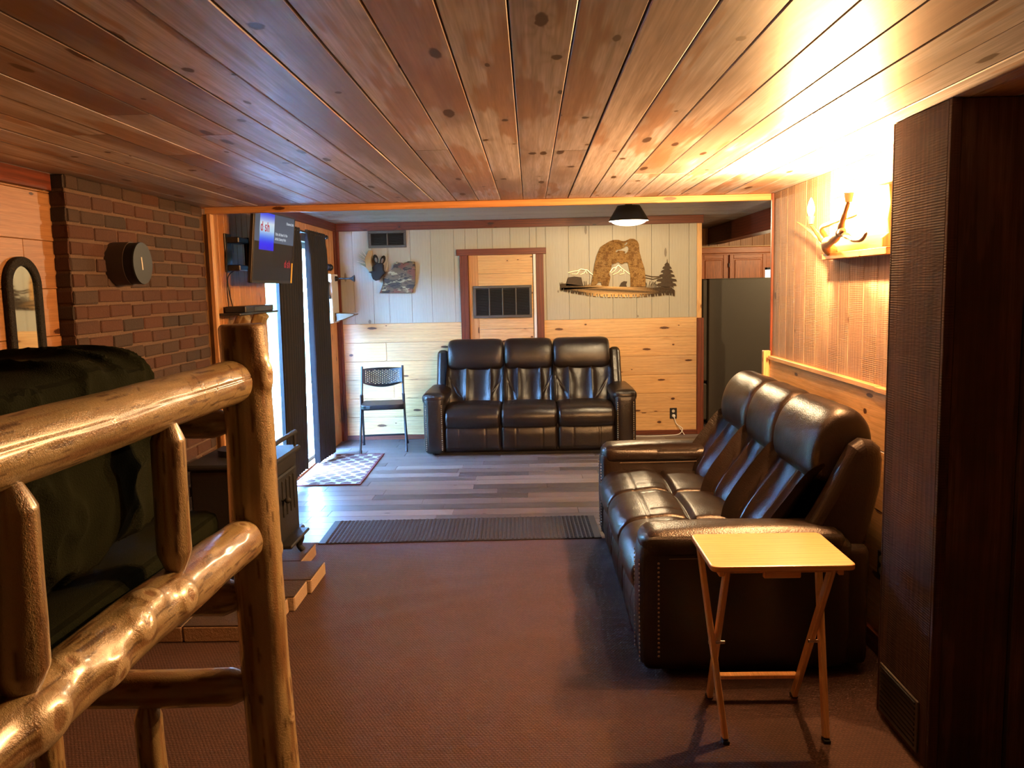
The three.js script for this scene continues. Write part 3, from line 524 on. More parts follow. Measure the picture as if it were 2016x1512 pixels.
// ------------------------------------------------------------------ folding tray table
{
  const t = thing('tray_table', 'folding maple tray table with crossed legs beside the brown sofa', 'table', [0.828, 0, -2.88], 0.0);
  const W = 0.482, D = 0.375, H = 0.66;
  const top = new THREE.Shape(); { const w = W / 2, d = D / 2, r = 0.03; top.moveTo(-w + r, -d); top.lineTo(w - r, -d); top.quadraticCurveTo(w, -d, w, -d + r); top.lineTo(w, d - r); top.quadraticCurveTo(w, d, w - r, d); top.lineTo(-w + r, d); top.quadraticCurveTo(-w, d, -w, d - r); top.lineTo(-w, -d + r); top.quadraticCurveTo(-w, -d, -w + r, -d); }
  const tg = new THREE.ExtrudeGeometry(top, { depth: 0.01, bevelEnabled: true, bevelSize: 0.005, bevelThickness: 0.005, bevelOffset: -0.005, bevelSegments: 3, curveSegments: 8 }); tg.rotateX(-Math.PI / 2); tg.translate(0, H - 0.015, 0);
  part(t, 'table_top', grainUV(tg, 'x', 2.4, 0.6, 0.3, 0.2), M.maple);
  const bar = (a, b, w, d) => { const A = new THREE.Vector3(...a), B = new THREE.Vector3(...b), v = B.clone().sub(A), g = cbox(w, v.length(), d, 0, 0, 0, 0.003); g.applyQuaternion(new THREE.Quaternion().setFromUnitVectors(new THREE.Vector3(0, 1, 0), v.normalize())); g.translate(...A.add(B).multiplyScalar(0.5).toArray()); return grainUV(g, 'y', 2.4, 0.6, R0(), R0()); };
  for (const sx of [-1, 1]) {
    part(t, 'leg', bar([sx * 0.175, 0.012, 0.115], [sx * 0.218, H - 0.022, -0.135], 0.02, 0.032), M.maple);
    part(t, 'leg', bar([sx * 0.163, 0.012, -0.20], [sx * 0.178, H - 0.022, 0.135], 0.02, 0.032), M.maple);
    part(t, 'foot', ebox(sx * 0.175 - 0.012, sx * 0.175 + 0.012, 0, 0.012, 0.10, 0.135, 0.002), M.dark);
    part(t, 'foot', ebox(sx * 0.163 - 0.012, sx * 0.163 + 0.012, 0, 0.012, -0.222, -0.187, 0.002), M.dark);
    part(t, 'cleat', grainUV(ebox(sx * 0.2 - 0.009, sx * 0.2 + 0.009, H - 0.046, H - 0.0155, -0.12, 0.155, 0.002), 'z'), M.maple);
    part(t, 'pivot_bolt', cyl(0.006, 0.006, [sx * 0.15, H * 0.47, -0.01], [sx * 0.21, H * 0.47, -0.01]), M.chrome);
  }
  part(t, 'stretcher', bar([-0.165, 0.10, -0.178], [0.165, 0.10, -0.178], 0.018, 0.03), M.maple);
  part(t, 'top_rail', bar([-0.17, H - 0.03, 0.135], [0.17, H - 0.03, 0.135], 0.018, 0.022), M.maple);
  part(t, 'latch_block', grainUV(ebox(-0.062, 0.062, H - 0.05, H - 0.0155, 0.148, 0.168, 0.003), 'x'), M.maple);
}
// ------------------------------------------------------------------ folding chair
{
  const c = thing('folding_chair', 'black metal folding chair with slotted plastic backrest by the back wall', 'chair', [-1.515, 0, -8.32], 0.13);
  const m = M.blackMetal;
  for (const s of [-1, 1]) {
    part(c, 'front_leg', tube([[s * 0.227, 0.01, 0.25], [s * 0.215, 0.42, 0.06], [s * 0.208, 0.60, -0.03], [s * 0.205, 0.83, -0.13]], 0.0115, 40, 10), m);
    part(c, 'rear_leg', tube([[s * 0.222, 0.01, -0.23], [s * 0.214, 0.3, -0.09], [s * 0.204, 0.56, 0.0]], 0.0105, 30, 10), m);
    part(c, 'hinge', ebox(s * 0.214 - 0.01, s * 0.214 + 0.01, 0.42, 0.56, -0.02, 0.05, 0.004), m);
    for (const z of [0.25, -0.23]) part(c, 'foot_cap', cyl(0.014, 0.014, [s * 0.225, 0, z], [s * 0.225, 0.03, z - Math.sign(z) * 0.012]), M.blackPlastic);
  }
  part(c, 'cross_bar', cyl(0.01, 0.01, [-0.218, 0.105, -0.185], [0.218, 0.105, -0.185]), m);
  part(c, 'cross_bar', cyl(0.008, 0.008, [-0.21, 0.41, 0.05], [0.21, 0.41, 0.05]), m);
  const seat = new THREE.Shape(); seat.moveTo(-0.2, -0.18); seat.lineTo(0.2, -0.18); seat.lineTo(0.215, 0.13); seat.quadraticCurveTo(0.21, 0.2, 0.12, 0.215); seat.lineTo(-0.12, 0.215); seat.quadraticCurveTo(-0.21, 0.2, -0.215, 0.13); seat.closePath();
  const sg = new THREE.ExtrudeGeometry(seat, { depth: 0.02, bevelEnabled: true, bevelSize: 0.012, bevelThickness: 0.012, bevelOffset: -0.012, bevelSegments: 4 }); sg.rotateX(Math.PI / 2); sg.translate(0, 0.465, 0.03);
  part(c, 'seat', sg, M.blackPlastic);
  // backrest: bowed shell with rows of slots
  const holes = []; for (let i = -9; i <= 9; i++) for (let j = -3; j <= 3; j++) { const x = i * 0.0185, y = j * 0.023 + (i & 1 ? 0.0115 : 0), lim = 0.066 - 0.12 * x * x; if (Math.abs(y) + 0.008 < lim + 0.012) holes.push([[x - 0.0032, y - 0.008], [x - 0.0032, y + 0.008], [x + 0.0032, y + 0.008], [x + 0.0032, y - 0.008]]); }
  const ol = []; for (let k = 0; k <= 20; k++) { const x = -0.2 + k * 0.02; ol.push([x, -0.105 + 0.9 * x * x - 0.0]); } for (let k = 20; k >= 0; k--) { const x = -0.2 + k * 0.02; ol.push([x, 0.10 - 0.55 * x * x]); }
  const bg = prism(ol, 0.016, { bevel: 0.0, holes }); { const p = bg.attributes.position; for (let i = 0; i < p.count; i++) p.setZ(i, p.getZ(i) - 0.035 + 0.9 * p.getX(i) ** 2); bg.computeVertexNormals(); }
  const b = part(c, 'backrest', bg, M.blackPlastic); b.position.set(0, 0.735, -0.072); b.rotation.x = -0.35;
}
// ------------------------------------------------------------------ mats
{
  const m = thing('ribbed_mat', 'charcoal ribbed runner mat where carpet meets plank floor', 'mat', [-0.485, 0, -5.392], 0.022);
  part(m, 'rubber_base', ebox(-0.905, 0.905, 0.001, 0.007, -0.258, 0.258, 0.002), M.dark);
  const g = []; for (let i = 0; i < 64; i++) for (let j = 0; j < 20; j++) g.push(cbox(0.017, 0.006, 0.0195, -0.85 + i * 0.027, 0.0095, -0.2375 + j * 0.025 + (i % 2) * 0.006, 0.003));
  part(m, 'ribs', merge(g), std({ color: lin(0.04, 0.036, 0.032), roughness: 0.95, bumpMap: rep(fuzz, 30, 30), bumpScale: 0.003 })).userData.kind = 'stuff';
}
{
  const cv = document.createElement('canvas'); cv.width = 512; cv.height = 1216; const x = cv.getContext('2d');
  x.fillStyle = '#a39c98'; x.fillRect(0, 0, 512, 1216); x.fillStyle = '#45121e';
  const cell = 128; // rounded hexagons with small lozenges between
  for (let r = -1; r < 13; r++) for (let q = -1; q < 6; q++) {
    const cx = q * cell + (r % 2 ? cell / 2 : 0) + 20, cy = r * 104 + 30;
    x.beginPath(); for (let k = 0; k < 6; k++) { const a = Math.PI / 6 + k * Math.PI / 3, R = 54; x.lineTo(cx + R * 0.92 * Math.cos(a), cy + R * 1.02 * Math.sin(a)); } x.closePath(); x.fill();
    x.fillStyle = '#a39c98'; x.fillRect(cx - 50, cy - 7, 100, 9); x.fillStyle = '#45121e';
  }
  const t = new THREE.CanvasTexture(cv); t.colorSpace = THREE.SRGBColorSpace;
  const rug = thing('trellis_rug', 'small maroon and white trellis rug by the sliding door', 'rug', [-1.735, 0, -7.36], 0.02);
  const pg = ebox(-0.262, 0.262, 0.001, 0.008, -0.625, 0.625, 0.002); { const p = pg.attributes.position, uv = pg.attributes.uv; for (let i = 0; i < p.count; i++) uv.setXY(i, p.getX(i) / 0.524 + 0.5, p.getZ(i) / 1.25 + 0.5); }
  part(rug, 'pile', pg, std({ map: t, roughness: 0.9, bumpMap: rep(fuzz, 6, 14), bumpScale: 0.003 }));
  const bm = std({ color: lin(0.09, 0.012, 0.014), roughness: 0.85 });
  for (const s of [-1, 1]) { part(rug, 'binding', ebox(s * 0.262, s * 0.284, 0, 0.010, -0.647, 0.647, 0.003), bm); part(rug, 'binding', ebox(-0.262, 0.262, 0, 0.010, s * 0.625, s * 0.647, 0.003), bm); }
}
// ------------------------------------------------------------------ hearth and stove
{
  const h = thing('stone_hearth', 'raised hearth of split tan stone blocks in front of the chimney', 'hearth', [0, 0, 0]);
  const sm2 = [[0.33, 0.235, 0.15], [0.28, 0.19, 0.125], [0.36, 0.26, 0.165], [0.25, 0.175, 0.12]].map((c) => std({ color: lin(...c), roughness: 0.85, bumpMap: rep(fuzz, 5, 5), bumpScale: 0.004 })), r = rng(12);
  const topM = std({ color: lin(0.042, 0.026, 0.019), roughness: 0.9, bumpMap: rep(fuzz, 5, 5), bumpScale: 0.003 });
  const rows = [[-3.65, -4.0, -1.245], [-4.003, -4.245, -1.215], [-4.25, -4.56, -1.195], [-4.563, -4.9, -1.335]];
  rows.forEach(([z0, z1, xe], k) => { let x = xe; while (x > -2.0) { const x1 = Math.max(x - (0.36 + r() * 0.12), -2.005); const g = ebox(x1 + 0.002, x - 0.002, 0, 0.074 + r() * 0.003, z1 + 0.002, z0 - 0.002, 0.006), p = g.attributes.position; for (let i = 0; i < p.count; i++) { const a = p.getX(i), b = p.getY(i), c = p.getZ(i); p.setXYZ(i, a + (n3(a * 60, b * 60, c * 60) - 0.5) * 0.006, Math.max(0, b), c + (n3(a * 50 + 9, b * 60, c * 50) - 0.5) * 0.006); } g.computeVertexNormals(); const blk = part(h, 'stone_block', g, sm2[Math.floor(r() * 4)]); part(blk, 'worn_top', ebox(x1 + 0.004, x - 0.004, 0.074, 0.0795, z1 + 0.004, z0 - 0.004, 0.002), topM); x = x1; } });
}
{
  const s = thing('wood_stove', 'small black cast iron wood stove on the stone hearth', 'stove', [-1.6, 0.0825, -4.5]);
  const W = 0.21, D = 0.26, I = M.iron;
  part(s, 'body', cbox(2 * W, 0.46, 2 * D, 0, 0.37, 0, 0.012), I);
  part(s, 'top_plate', cbox(2 * W + 0.05, 0.03, 2 * D + 0.05, 0, 0.615, 0, 0.01), I);
  part(s, 'bottom_plate', cbox(2 * W + 0.05, 0.03, 2 * D + 0.05, 0, 0.135, 0, 0.01), I);
  const door = part(s, 'door', cbox(0.02, 0.3, 0.36, W + 0.012, 0.38, 0, 0.008), I);
  part(door, 'knob', new THREE.SphereGeometry(0.017, 16, 12).translate(W + 0.055, 0.40, 0.13), I);
  part(door, 'knob_stem', cyl(0.006, 0.006, [W + 0.015, 0.40, 0.13], [W + 0.05, 0.40, 0.13]), I);
  part(door, 'window_bars', merge([-0.1, -0.03, 0.04, 0.11].map((z) => cbox(0.01, 0.2, 0.016, W + 0.024, 0.4, z, 0.003))), I);
  part(s, 'ash_lip', cbox(0.06, 0.02, 0.36, W + 0.05, 0.15, 0, 0.006), I);
  for (const a of [-1, 1]) for (const b of [-1, 1]) part(s, 'leg', tube([[a * (W - 0.03), 0.13, b * (D - 0.05)], [a * (W + 0.015), 0.09, b * (D - 0.035)], [a * (W + 0.0), 0.04, b * (D - 0.035)], [a * (W + 0.02), 0.008, b * (D - 0.03)]], 0.018, 20, 10), I);
  part(s, 'rail_post', cyl(0.007, 0.007, [W, 0.63, D - 0.02], [W, 0.70, D - 0.02]), I);
  part(s, 'rail_post', cyl(0.007, 0.007, [W, 0.63, -D + 0.02], [W, 0.70, -D + 0.02]), I);
  part(s, 'top_rail', cyl(0.014, 0.014, [W, 0.71, D], [W, 0.71, -D]), I);
  part(s, 'flue_collar', cyl(0.085, 0.085, [-0.06, 0.625, 0], [-0.06, 0.665, 0], 32), I);
}
{
  const t = thing('flue_cap', 'black capped stovepipe collar sticking out of the brick chimney', 'stovepipe', [-2.01, 1.757, -4.03]);
  const m = std({ color: lin(0.02, 0.02, 0.021), roughness: 0.4, metalness: 0.4 });
  part(t, 'collar', cyl(0.104, 0.104, [-0.01, 0, 0], [0.085, 0, 0], 48), std({ color: lin(0.05, 0.035, 0.028), roughness: 0.5 }));
  part(t, 'cap_rim', cyl(0.1, 0.1, [0.085, 0, 0], [0.13, 0, 0], 48), m);
  part(t, 'cap_disc', cyl(0.102, 0.1, [0.13, 0, 0], [0.136, 0, 0], 48), m);
  part(t, 'sticker', cbox(0.001, 0.062, 0.011, 0.1368, 0.0, 0.012, 0.0002), M.ivory, 'narrow pale sticker').rotation.x = 0.12;
}
// ------------------------------------------------------------------ arched mirror
{
  const m = thing('arched_mirror', 'narrow arched mirror in a rough black frame on the pine board wall', 'mirror', [XL, 0, -3.365]);
  const arch = (hw, top, bot) => { const p = []; p.push([-hw, bot], [hw, bot]); for (let k = 0; k <= 20; k++) { const a = Math.PI * k / 20; p.push([hw * Math.cos(a), top - hw + hw * Math.sin(a)]); } return p; };
  const f = prism(arch(0.118, 1.77, 1.0), 0.026, { axes: 'zy', bevel: 0.007, seg: 3, holes: [arch(0.08, 1.732, 1.045)] }); f.translate(0.0135, 0, 0);
  part(m, 'frame', f, std({ color: lin(0.010, 0.009, 0.008), roughness: 0.8, bumpMap: rep(fuzz, 10, 10), bumpScale: 0.01 }));
  const g = prism(arch(0.088, 1.737, 1.04), 0.006, { axes: 'zy' }); g.translate(0.012, 0, 0);
  part(m, 'mirror_glass', g, std({ color: lin(0.85, 0.87, 0.85), metalness: 1, roughness: 0.03 }));
}
// ------------------------------------------------------------------ log bunk bed
// a peeled log: wobbling, tapering, with knots; colours of the wood itself per point
function logGeo(p0, p1, r0, r1, { seed = 1, knots = [], tip0 = 0, tip1 = 0, na = 48, nl = 120, wob = 0.004, bend = 0.006, tracks = 0, crack = null, tone = 0.78 } = {}) {
  const A = new THREE.Vector3(...p0), B = new THREE.Vector3(...p1), D = B.clone().sub(A), len = D.length(), T = D.clone().normalize();
  const up = Math.abs(T.y) > 0.9 ? new THREE.Vector3(0, 0, 1) : new THREE.Vector3(0, 1, 0), S = new THREE.Vector3().crossVectors(T, up).normalize(), U = new THREE.Vector3().crossVectors(S, T).normalize();
  const R = rng(seed * 131 + 7), tr = [];
  for (let i = 0; i < tracks; i++) { const c = R(); tr.push([(c < 0.6 ? 0.80 + R() * 0.19 : R()) * len, R() * 6.283, 0.006 + R() * 0.02, (R() - 0.5) * 2.2]); }
  const wrap = (a) => { a = mod(a + Math.PI, 2 * Math.PI) - Math.PI; return a; };
  const st = (a, l) => {
    let r = r0 + (r1 - r0) * (l / len) + wob * 2 * (f3(Math.cos(a) * 1.2 + seed * 9, Math.sin(a) * 1.2, l * 5, 3, seed) - 0.5);
    let c = [0.45, 0.345, 0.165];
    const streak = f3(Math.cos(a) * 4 + seed, Math.sin(a) * 4, l * 3.2, 4, seed + 3), patch = f3(Math.cos(a) * 1.5 + seed, Math.sin(a) * 1.5 + 7, l * 5, 3, seed + 8);
    c = mix3(c, [0.22, 0.10, 0.03], 0.8 * sst(0.47, 0.66, streak)); c = mix3(c, [0.60, 0.47, 0.27], 0.6 * sst(0.52, 0.72, patch));
    const fine = f3(Math.cos(a) * 16, Math.sin(a) * 16, l * 9 + seed, 2, seed + 5); c = c.map((v) => v * (0.82 + 0.36 * fine));
    const fl = f3(Math.cos(a) * 9 + 3, Math.sin(a) * 9, l * 16 + seed, 2, seed + 15); c = mix3(c, [0.10, 0.045, 0.015], 0.85 * sst(0.66, 0.74, fl));
    for (const [kl, ka, kr, kh] of knots) {
      const dl = l - kl, da = wrap(a - ka) * r0; if (Math.abs(dl) > 0.12 || Math.abs(da) > 0.09) continue;
      const q = Math.sqrt(dl * dl * 0.85 + da * da) / kr; r += kh * Math.exp(-Math.pow(q / 1.25, 4)) + kh * 0.45 * Math.exp(-((dl - 0.02) ** 2) / 0.0022) * Math.exp(-da * da / 0.0007);
      c = mix3(c, [0.64, 0.52, 0.31], 0.85 * (1 - sst(0.85, 1.05, q))); c = mix3(c, [0.30, 0.15, 0.06], 0.85 * (1 - sst(0.28, 0.4, q)));
      if (q < 0.35) r -= 0.0015;
      c = mix3(c, [0.33, 0.17, 0.06], 0.5 * gauss(q - 1.05, 0.09));
    }
    for (const [tl, ta, ts, tb] of tr) { const dl = l - tl, da = wrap(a - ta) * r0; if (Math.abs(dl) > 0.03 || Math.abs(da) > 0.03) continue; const d = Math.abs(dl * Math.cos(tb) + da * Math.sin(tb) + 0.12 * Math.sin((dl * Math.sin(tb) - da * Math.cos(tb)) * 160) * 0.02), e = Math.abs(dl * Math.sin(tb) - da * Math.cos(tb)); if (e < ts) { const k = gauss(d, 0.0016); r -= 0.0012 * k; c = mix3(c, [0.13, 0.06, 0.02], 0.8 * k); } }
    if (crack) { const da = wrap(a - crack - 0.10 * (f3(l * 2, 1, 1, 2, 5) - 0.5)) * r0, k = gauss(da, 0.0013); r -= 0.003 * k; c = mix3(c, [0.10, 0.05, 0.02], 0.85 * k); }
    let s = 1; if (tip0 && l < tip0) s = Math.min(s, 0.42 + 0.58 * Math.pow(l / tip0, 0.8)); if (tip1 && l > len - tip1) s = Math.min(s, 0.42 + 0.58 * Math.pow((len - l) / tip1, 0.8));
    const e = Math.min(l, len - l); if (!tip0 && l === e && e < 0.012) s *= 0.86 + 0.14 * Math.sqrt(e / 0.012); if (!tip1 && len - l === e && e < 0.012) s *= 0.86 + 0.14 * Math.sqrt(e / 0.012);
    return [r * s, c.map((v) => v * tone)];
  };
  const pos = (a, l, r) => { const bx = bend * (f3(l * 1.6, seed, 0, 2, 2) - 0.5) * 2, by = bend * (f3(l * 1.6, seed + 5, 3, 2, 2) - 0.5) * 2; return [0, 1, 2].map((k) => A.getComponent(k) + T.getComponent(k) * l + S.getComponent(k) * (r * Math.cos(a) + bx) + U.getComponent(k) * (r * Math.sin(a) + by)); };
  const ls = []; for (let j = 0; j <= nl; j++) ls.push(len * j / nl); for (const q of [0.003, 0.006, 0.009, 0.012]) ls.push(q, len - q); ls.sort((p, q) => p - q); ls.unshift(0); ls.push(len);
  const N = ls.length - 1, cache = new Map(), get = (i, j) => { const k = j * 1000 + i; if (!cache.has(k)) { const a = 2 * Math.PI * (i % na) / na, q = st(a, ls[j]); if (j === 0 || j === N) q[0] = 0.0005; cache.set(k, q); } return cache.get(k); };
  const g = grid(na, N, (u, v) => { const i = Math.round(u * na), j = Math.round(v * N); return pos(2 * Math.PI * i / na, ls[j], get(i, j)[0]); }, true, (u, v) => get(Math.round(u * na), Math.round(v * N))[1]);
  const uv = g.attributes.uv; for (let i = 0; i < uv.count; i++) uv.setXY(i, uv.getX(i) * 2, uv.getY(i) * len * 4);
  return g;
}
{
  const bed = thing('log_bunk_bed', 'varnished peeled log bunk bed frame with knotty side rails', 'bed', [0, 0, 0]);
  const lm = phy({ vertexColors: true, roughness: 0.4, clearcoat: 0.85, clearcoatRoughness: 0.22, bumpMap: rep(fuzz, 2, 3), bumpScale: 0.0012 });
  const X = -0.755, XI = -1.83, ZF = -2.2, ZN = -0.12;
  const post = (x, z, s, hi) => part(bed, 'post', logGeo([x + 0.003, 0, z], [x - 0.012, 1.52, z], 0.069, 0.062, { seed: s, na: hi ? 72 : 28, nl: hi ? 260 : 60, knots: hi ? [[1.315, 2.5, 0.02, 0.004], [0.42, 0.2, 0.014, 0.004], [0.9, -0.2, 0.012, 0.003], [1.38, 0.25, 0.03, 0.008]] : [], crack: hi ? 1.75 : null, bend: 0.008 }), lm);
  post(X, ZF, 3, true); post(XI, ZF, 4); post(X, ZN, 5); post(XI, ZN, 6);
  // side rails on the room side. Angle 0 of a rail along -z points to the room (+x), PI/2 points up
  part(bed, 'side_rail', logGeo([X + 0.0, 1.388, ZN], [X - 0.032, 1.372, ZF + 0.055], 0.050, 0.056, { seed: 11, na: 110, nl: 420, tracks: 95, crack: 0.25, bend: 0.004 }), lm);
  const kn = [[0.24, 0.05, 0.034, 0.0087], [0.42, 0.75, 0.026, 0.0062], [0.66, -0.12, 0.03, 0.0081], [0.84, 0.2, 0.034, 0.0081], [1.02, 0.05, 0.038, 0.0087], [1.12, 1.0, 0.022, 0.0037], [1.22, -0.35, 0.026, 0.0062], [1.33, 0.55, 0.031, 0.0074], [1.41, 1.15, 0.028, 0.0062], [1.52, 0.25, 0.03, 0.0068], [1.97, 1.2, 0.02, 0.0019]];
  part(bed, 'side_rail', logGeo([X + 0.0, 1.012, ZN], [X - 0.030, 0.945, ZF + 0.055], 0.050, 0.058, { seed: 12, na: 110, nl: 420, knots: kn, tracks: 14, bend: 0.008, wob: 0.006 }), lm);
  part(bed, 'side_rail', logGeo([X, 0.20, ZN], [X, 0.21, ZF + 0.05], 0.055, 0.055, { seed: 13, na: 48, nl: 160 }), lm);
  for (const y of [1.37, 0.98, 0.2]) part(bed, 'wall_rail', logGeo([XI, y, ZN], [XI, y, ZF], 0.055, 0.055, { seed: 20 + y * 10, na: 24, nl: 40 }), lm);
  // short spindles between the two upper rails
  for (const [z, r] of [[-1.69, 0.036], [-1.15, 0.042], [-0.62, 0.04]]) part(bed, 'spindle', logGeo([X - 0.01, 1.01, z], [X - 0.008, 1.345, z], r, r * 0.97, { seed: 30 + Math.round(z * -10), na: 48, nl: 90, tip0: 0.05, tip1: 0.045 }), lm);
  // end rails at the foot and head
  for (const z of [ZF, ZN]) [[1.255, 0.040], [0.765, 0.052], [0.50, 0.052], [0.12, 0.045]].forEach(([y, r], k) => part(bed, 'end_rail', logGeo([X - 0.045, y, z], [XI + 0.045, y, z], r, r, { seed: 40 + k, na: 36, nl: 110, tip0: 0.06, tip1: 0.06, tone: 0.7 }), lm));
  for (const x of [-1.1, -1.4, -1.65]) part(bed, 'end_spindle', logGeo([x, 0.13, ZF], [x, 0.47, ZF], 0.04, 0.038, { seed: 50 + Math.round(-x * 10), na: 36, nl: 80, tip0: 0.05, tip1: 0.05 }), lm);
  part(bed, 'bunk_deck', ebox(XI + 0.06, X - 0.06, 0.93, 0.955, ZF + 0.07, ZN - 0.07, 0.003), M.pineWarm[1]);
}
{
  const green = phy({ color: lin(0.0085, 0.0115, 0.004), roughness: 0.95, specularIntensity: 0.15, bumpMap: rep(fuzz, 18, 18), bumpScale: 0.0015 });
  const blob = (hx, hy, hz, e, wr, seed, nu = 90, nv = 90) => {
    // soft block: cube sphere squashed to a superellipsoid with folds
    const b = new THREE.BoxGeometry(2, 2, 2, nu, 40, nv), p = b.attributes.position;
    for (let i = 0; i < p.count; i++) {
      const x = p.getX(i), y = p.getY(i), z = p.getZ(i), k = Math.pow(Math.abs(x) ** e + Math.abs(y) ** e + Math.abs(z) ** e, -1 / e), X = x * k * hx, Y = y * k * hy, Z = z * k * hz;
      const a = f3(X * 3 + seed, Y * 4, Z * 3, 2, seed), r = 1 - Math.abs(2 * f3(X * 6, Y * 7 + seed + Z * 5, Z * 6 - Y * 4, 2, seed + 2) - 1), d = wr * (1.1 * (a - 0.5) + 0.5 * (Math.pow(r, 6) - 0.2)), l = Math.hypot(X / hx / hx, Y / hy / hy, Z / hz / hz);
      p.setXYZ(i, X + d * X / hx / hx / l, Y + d * Y / hy / hy / l, Z + d * Z / hz / hz / l);
    }
    b.deleteAttribute('uv'); b.deleteAttribute('normal'); const m = mergeVertices(b, 1e-5); m.computeVertexNormals(); return grainUV(m, 'x', 1, 1);
  };
  solo('bunk_mattress', (() => { const g = softBox(0.92, 0.085, 1.92, 0.03, 0.004, -1.285, 0.999, -1.16, 4, 0.006); return g; })(), green, 'thin mattress in a green sheet on the log bunk', 'mattress');
  const c = solo('green_comforter', blob(0.455, 0.205, 0.93, 7, 0.038, 5, 110, 170), green, 'rumpled dark green comforter piled on the log bunk', 'bedding'); c.position.set(-1.285, 1.282, -1.055);
}
// ------------------------------------------------------------------ television, mount, shelf with set-top box
{
  const tv = thing('television', 'black wall-mounted television showing a satellite menu screen', 'television', [-1.832, 1.918, -6.015], 0);
  tv.rotation.set(0.105, Math.PI / 2 - 0.03, 0, 'YXZ');
  const W = 0.86, H = 0.50;
  part(tv, 'housing', cbox(W, H, 0.03, 0, 0, -0.0165, 0.006), M.blackPlastic);
  part(tv, 'back_box', cbox(W * 0.6, H * 0.6, 0.03, 0, -0.03, -0.045, 0.01), M.blackPlastic);
  const cv = document.createElement('canvas'); cv.width = 1024; cv.height = 600; const x = cv.getContext('2d');
  x.fillStyle = '#3a4048'; x.fillRect(0, 0, 1024, 600);
  let g = x.createLinearGradient(0, 0, 0, 330); g.addColorStop(0, '#4a5566'); g.addColorStop(0.8, '#55647a'); g.addColorStop(0.93, '#8fb4d8'); g.addColorStop(1, '#a8d0f0'); x.fillStyle = g; x.fillRect(0, 0, 1024, 258);
  x.fillStyle = '#101116'; x.fillRect(0, 258, 1024, 342); x.fillStyle = '#0a0a10'; x.fillRect(470, 258, 554, 342); x.fillStyle = '#14151a'; x.fillRect(0, 480, 1024, 120);
  g = x.createLinearGradient(0, 0, 0, 330); g.addColorStop(0, '#2a3cf0'); g.addColorStop(0.28, '#dff0ff'); g.addColorStop(0.48, '#bfe4ff'); g.addColorStop(0.7, '#3a6cff'); g.addColorStop(0.85, '#1612ff'); g.addColorStop(1, '#1a10e8'); x.fillStyle = g; x.fillRect(120, 0, 360, 330);
  x.fillStyle = '#c01838'; x.font = 'bold 110px sans-serif'; x.fillText('d', 135, 165); x.fillText('sh', 240, 165); x.font = 'bold 60px sans-serif'; x.fillText(':', 205, 155);
  x.fillStyle = '#dfeaf6'; x.font = 'bold 34px sans-serif'; x.fillText('Channel Info', 800, 70); x.fillText('Title: All New To The', 510, 185); x.fillText('Artist: Danny Pink', 510, 228);
  x.fillStyle = '#c81830'; x.font = 'bold 96px sans-serif'; x.fillText('d', 790, 478); x.fillText('sh', 866, 478); x.font = 'bold 52px sans-serif'; x.fillText(':', 844, 470);
  const t = new THREE.CanvasTexture(cv); t.colorSpace = THREE.SRGBColorSpace;
  part(tv, 'screen', new THREE.PlaneGeometry(W - 0.024, H - 0.034).translate(0, 0.004, -0.0008), phy({ color: lin(0.004, 0.004, 0.005), roughness: 0.3, specularIntensity: 0.35, emissive: lin(1, 1, 1), emissiveMap: t, emissiveIntensity: 0.8 }), 'lit menu screen');
  for (const s of [-1, 1]) part(tv, 'bezel', cbox(0.012, H, 0.004, s * (W / 2 - 0.006), 0, 0, 0.001), M.blackPlastic);
  part(tv, 'bezel', cbox(W - 0.024, 0.021, 0.004, 0, -H / 2 + 0.0105, 0, 0.001), M.blackPlastic); part(tv, 'bezel', cbox(W - 0.024, 0.013, 0.004, 0, H / 2 - 0.0065, 0, 0.001), M.blackPlastic);
  part(tv, 'energy_label', cbox(0.03, 0.15, 0.001, W / 2 - 0.028, -H / 2 + 0.08, 0.0026, 0.0002), std({ color: lin(0.85, 0.5, 0.05), roughness: 0.5 }), 'yellow sticker on the lower corner');
  const mt = thing('tv_mount', 'black articulated wall bracket behind the television', 'bracket', [XL2, 1.875, -5.66]);
  part(mt, 'wall_plate', ebox(0.0, 0.012, -0.13, 0.13, -0.06, 0.06, 0.003), M.blackMetal);
  for (const y of [-0.1, 0.085]) part(mt, 'arm', ebox(0.012, 0.10, y - 0.02, y + 0.02, -0.16, 0.05, 0.006), M.blackMetal);
  part(mt, 'pivot', cyl(0.018, 0.018, [0.085, -0.12, -0.15], [0.085, 0.11, -0.15]), M.blackMetal);
  part(mt, 'link', ebox(0.08, 0.15, -0.04, 0.03, -0.3, -0.14, 0.006), M.blackMetal);
}
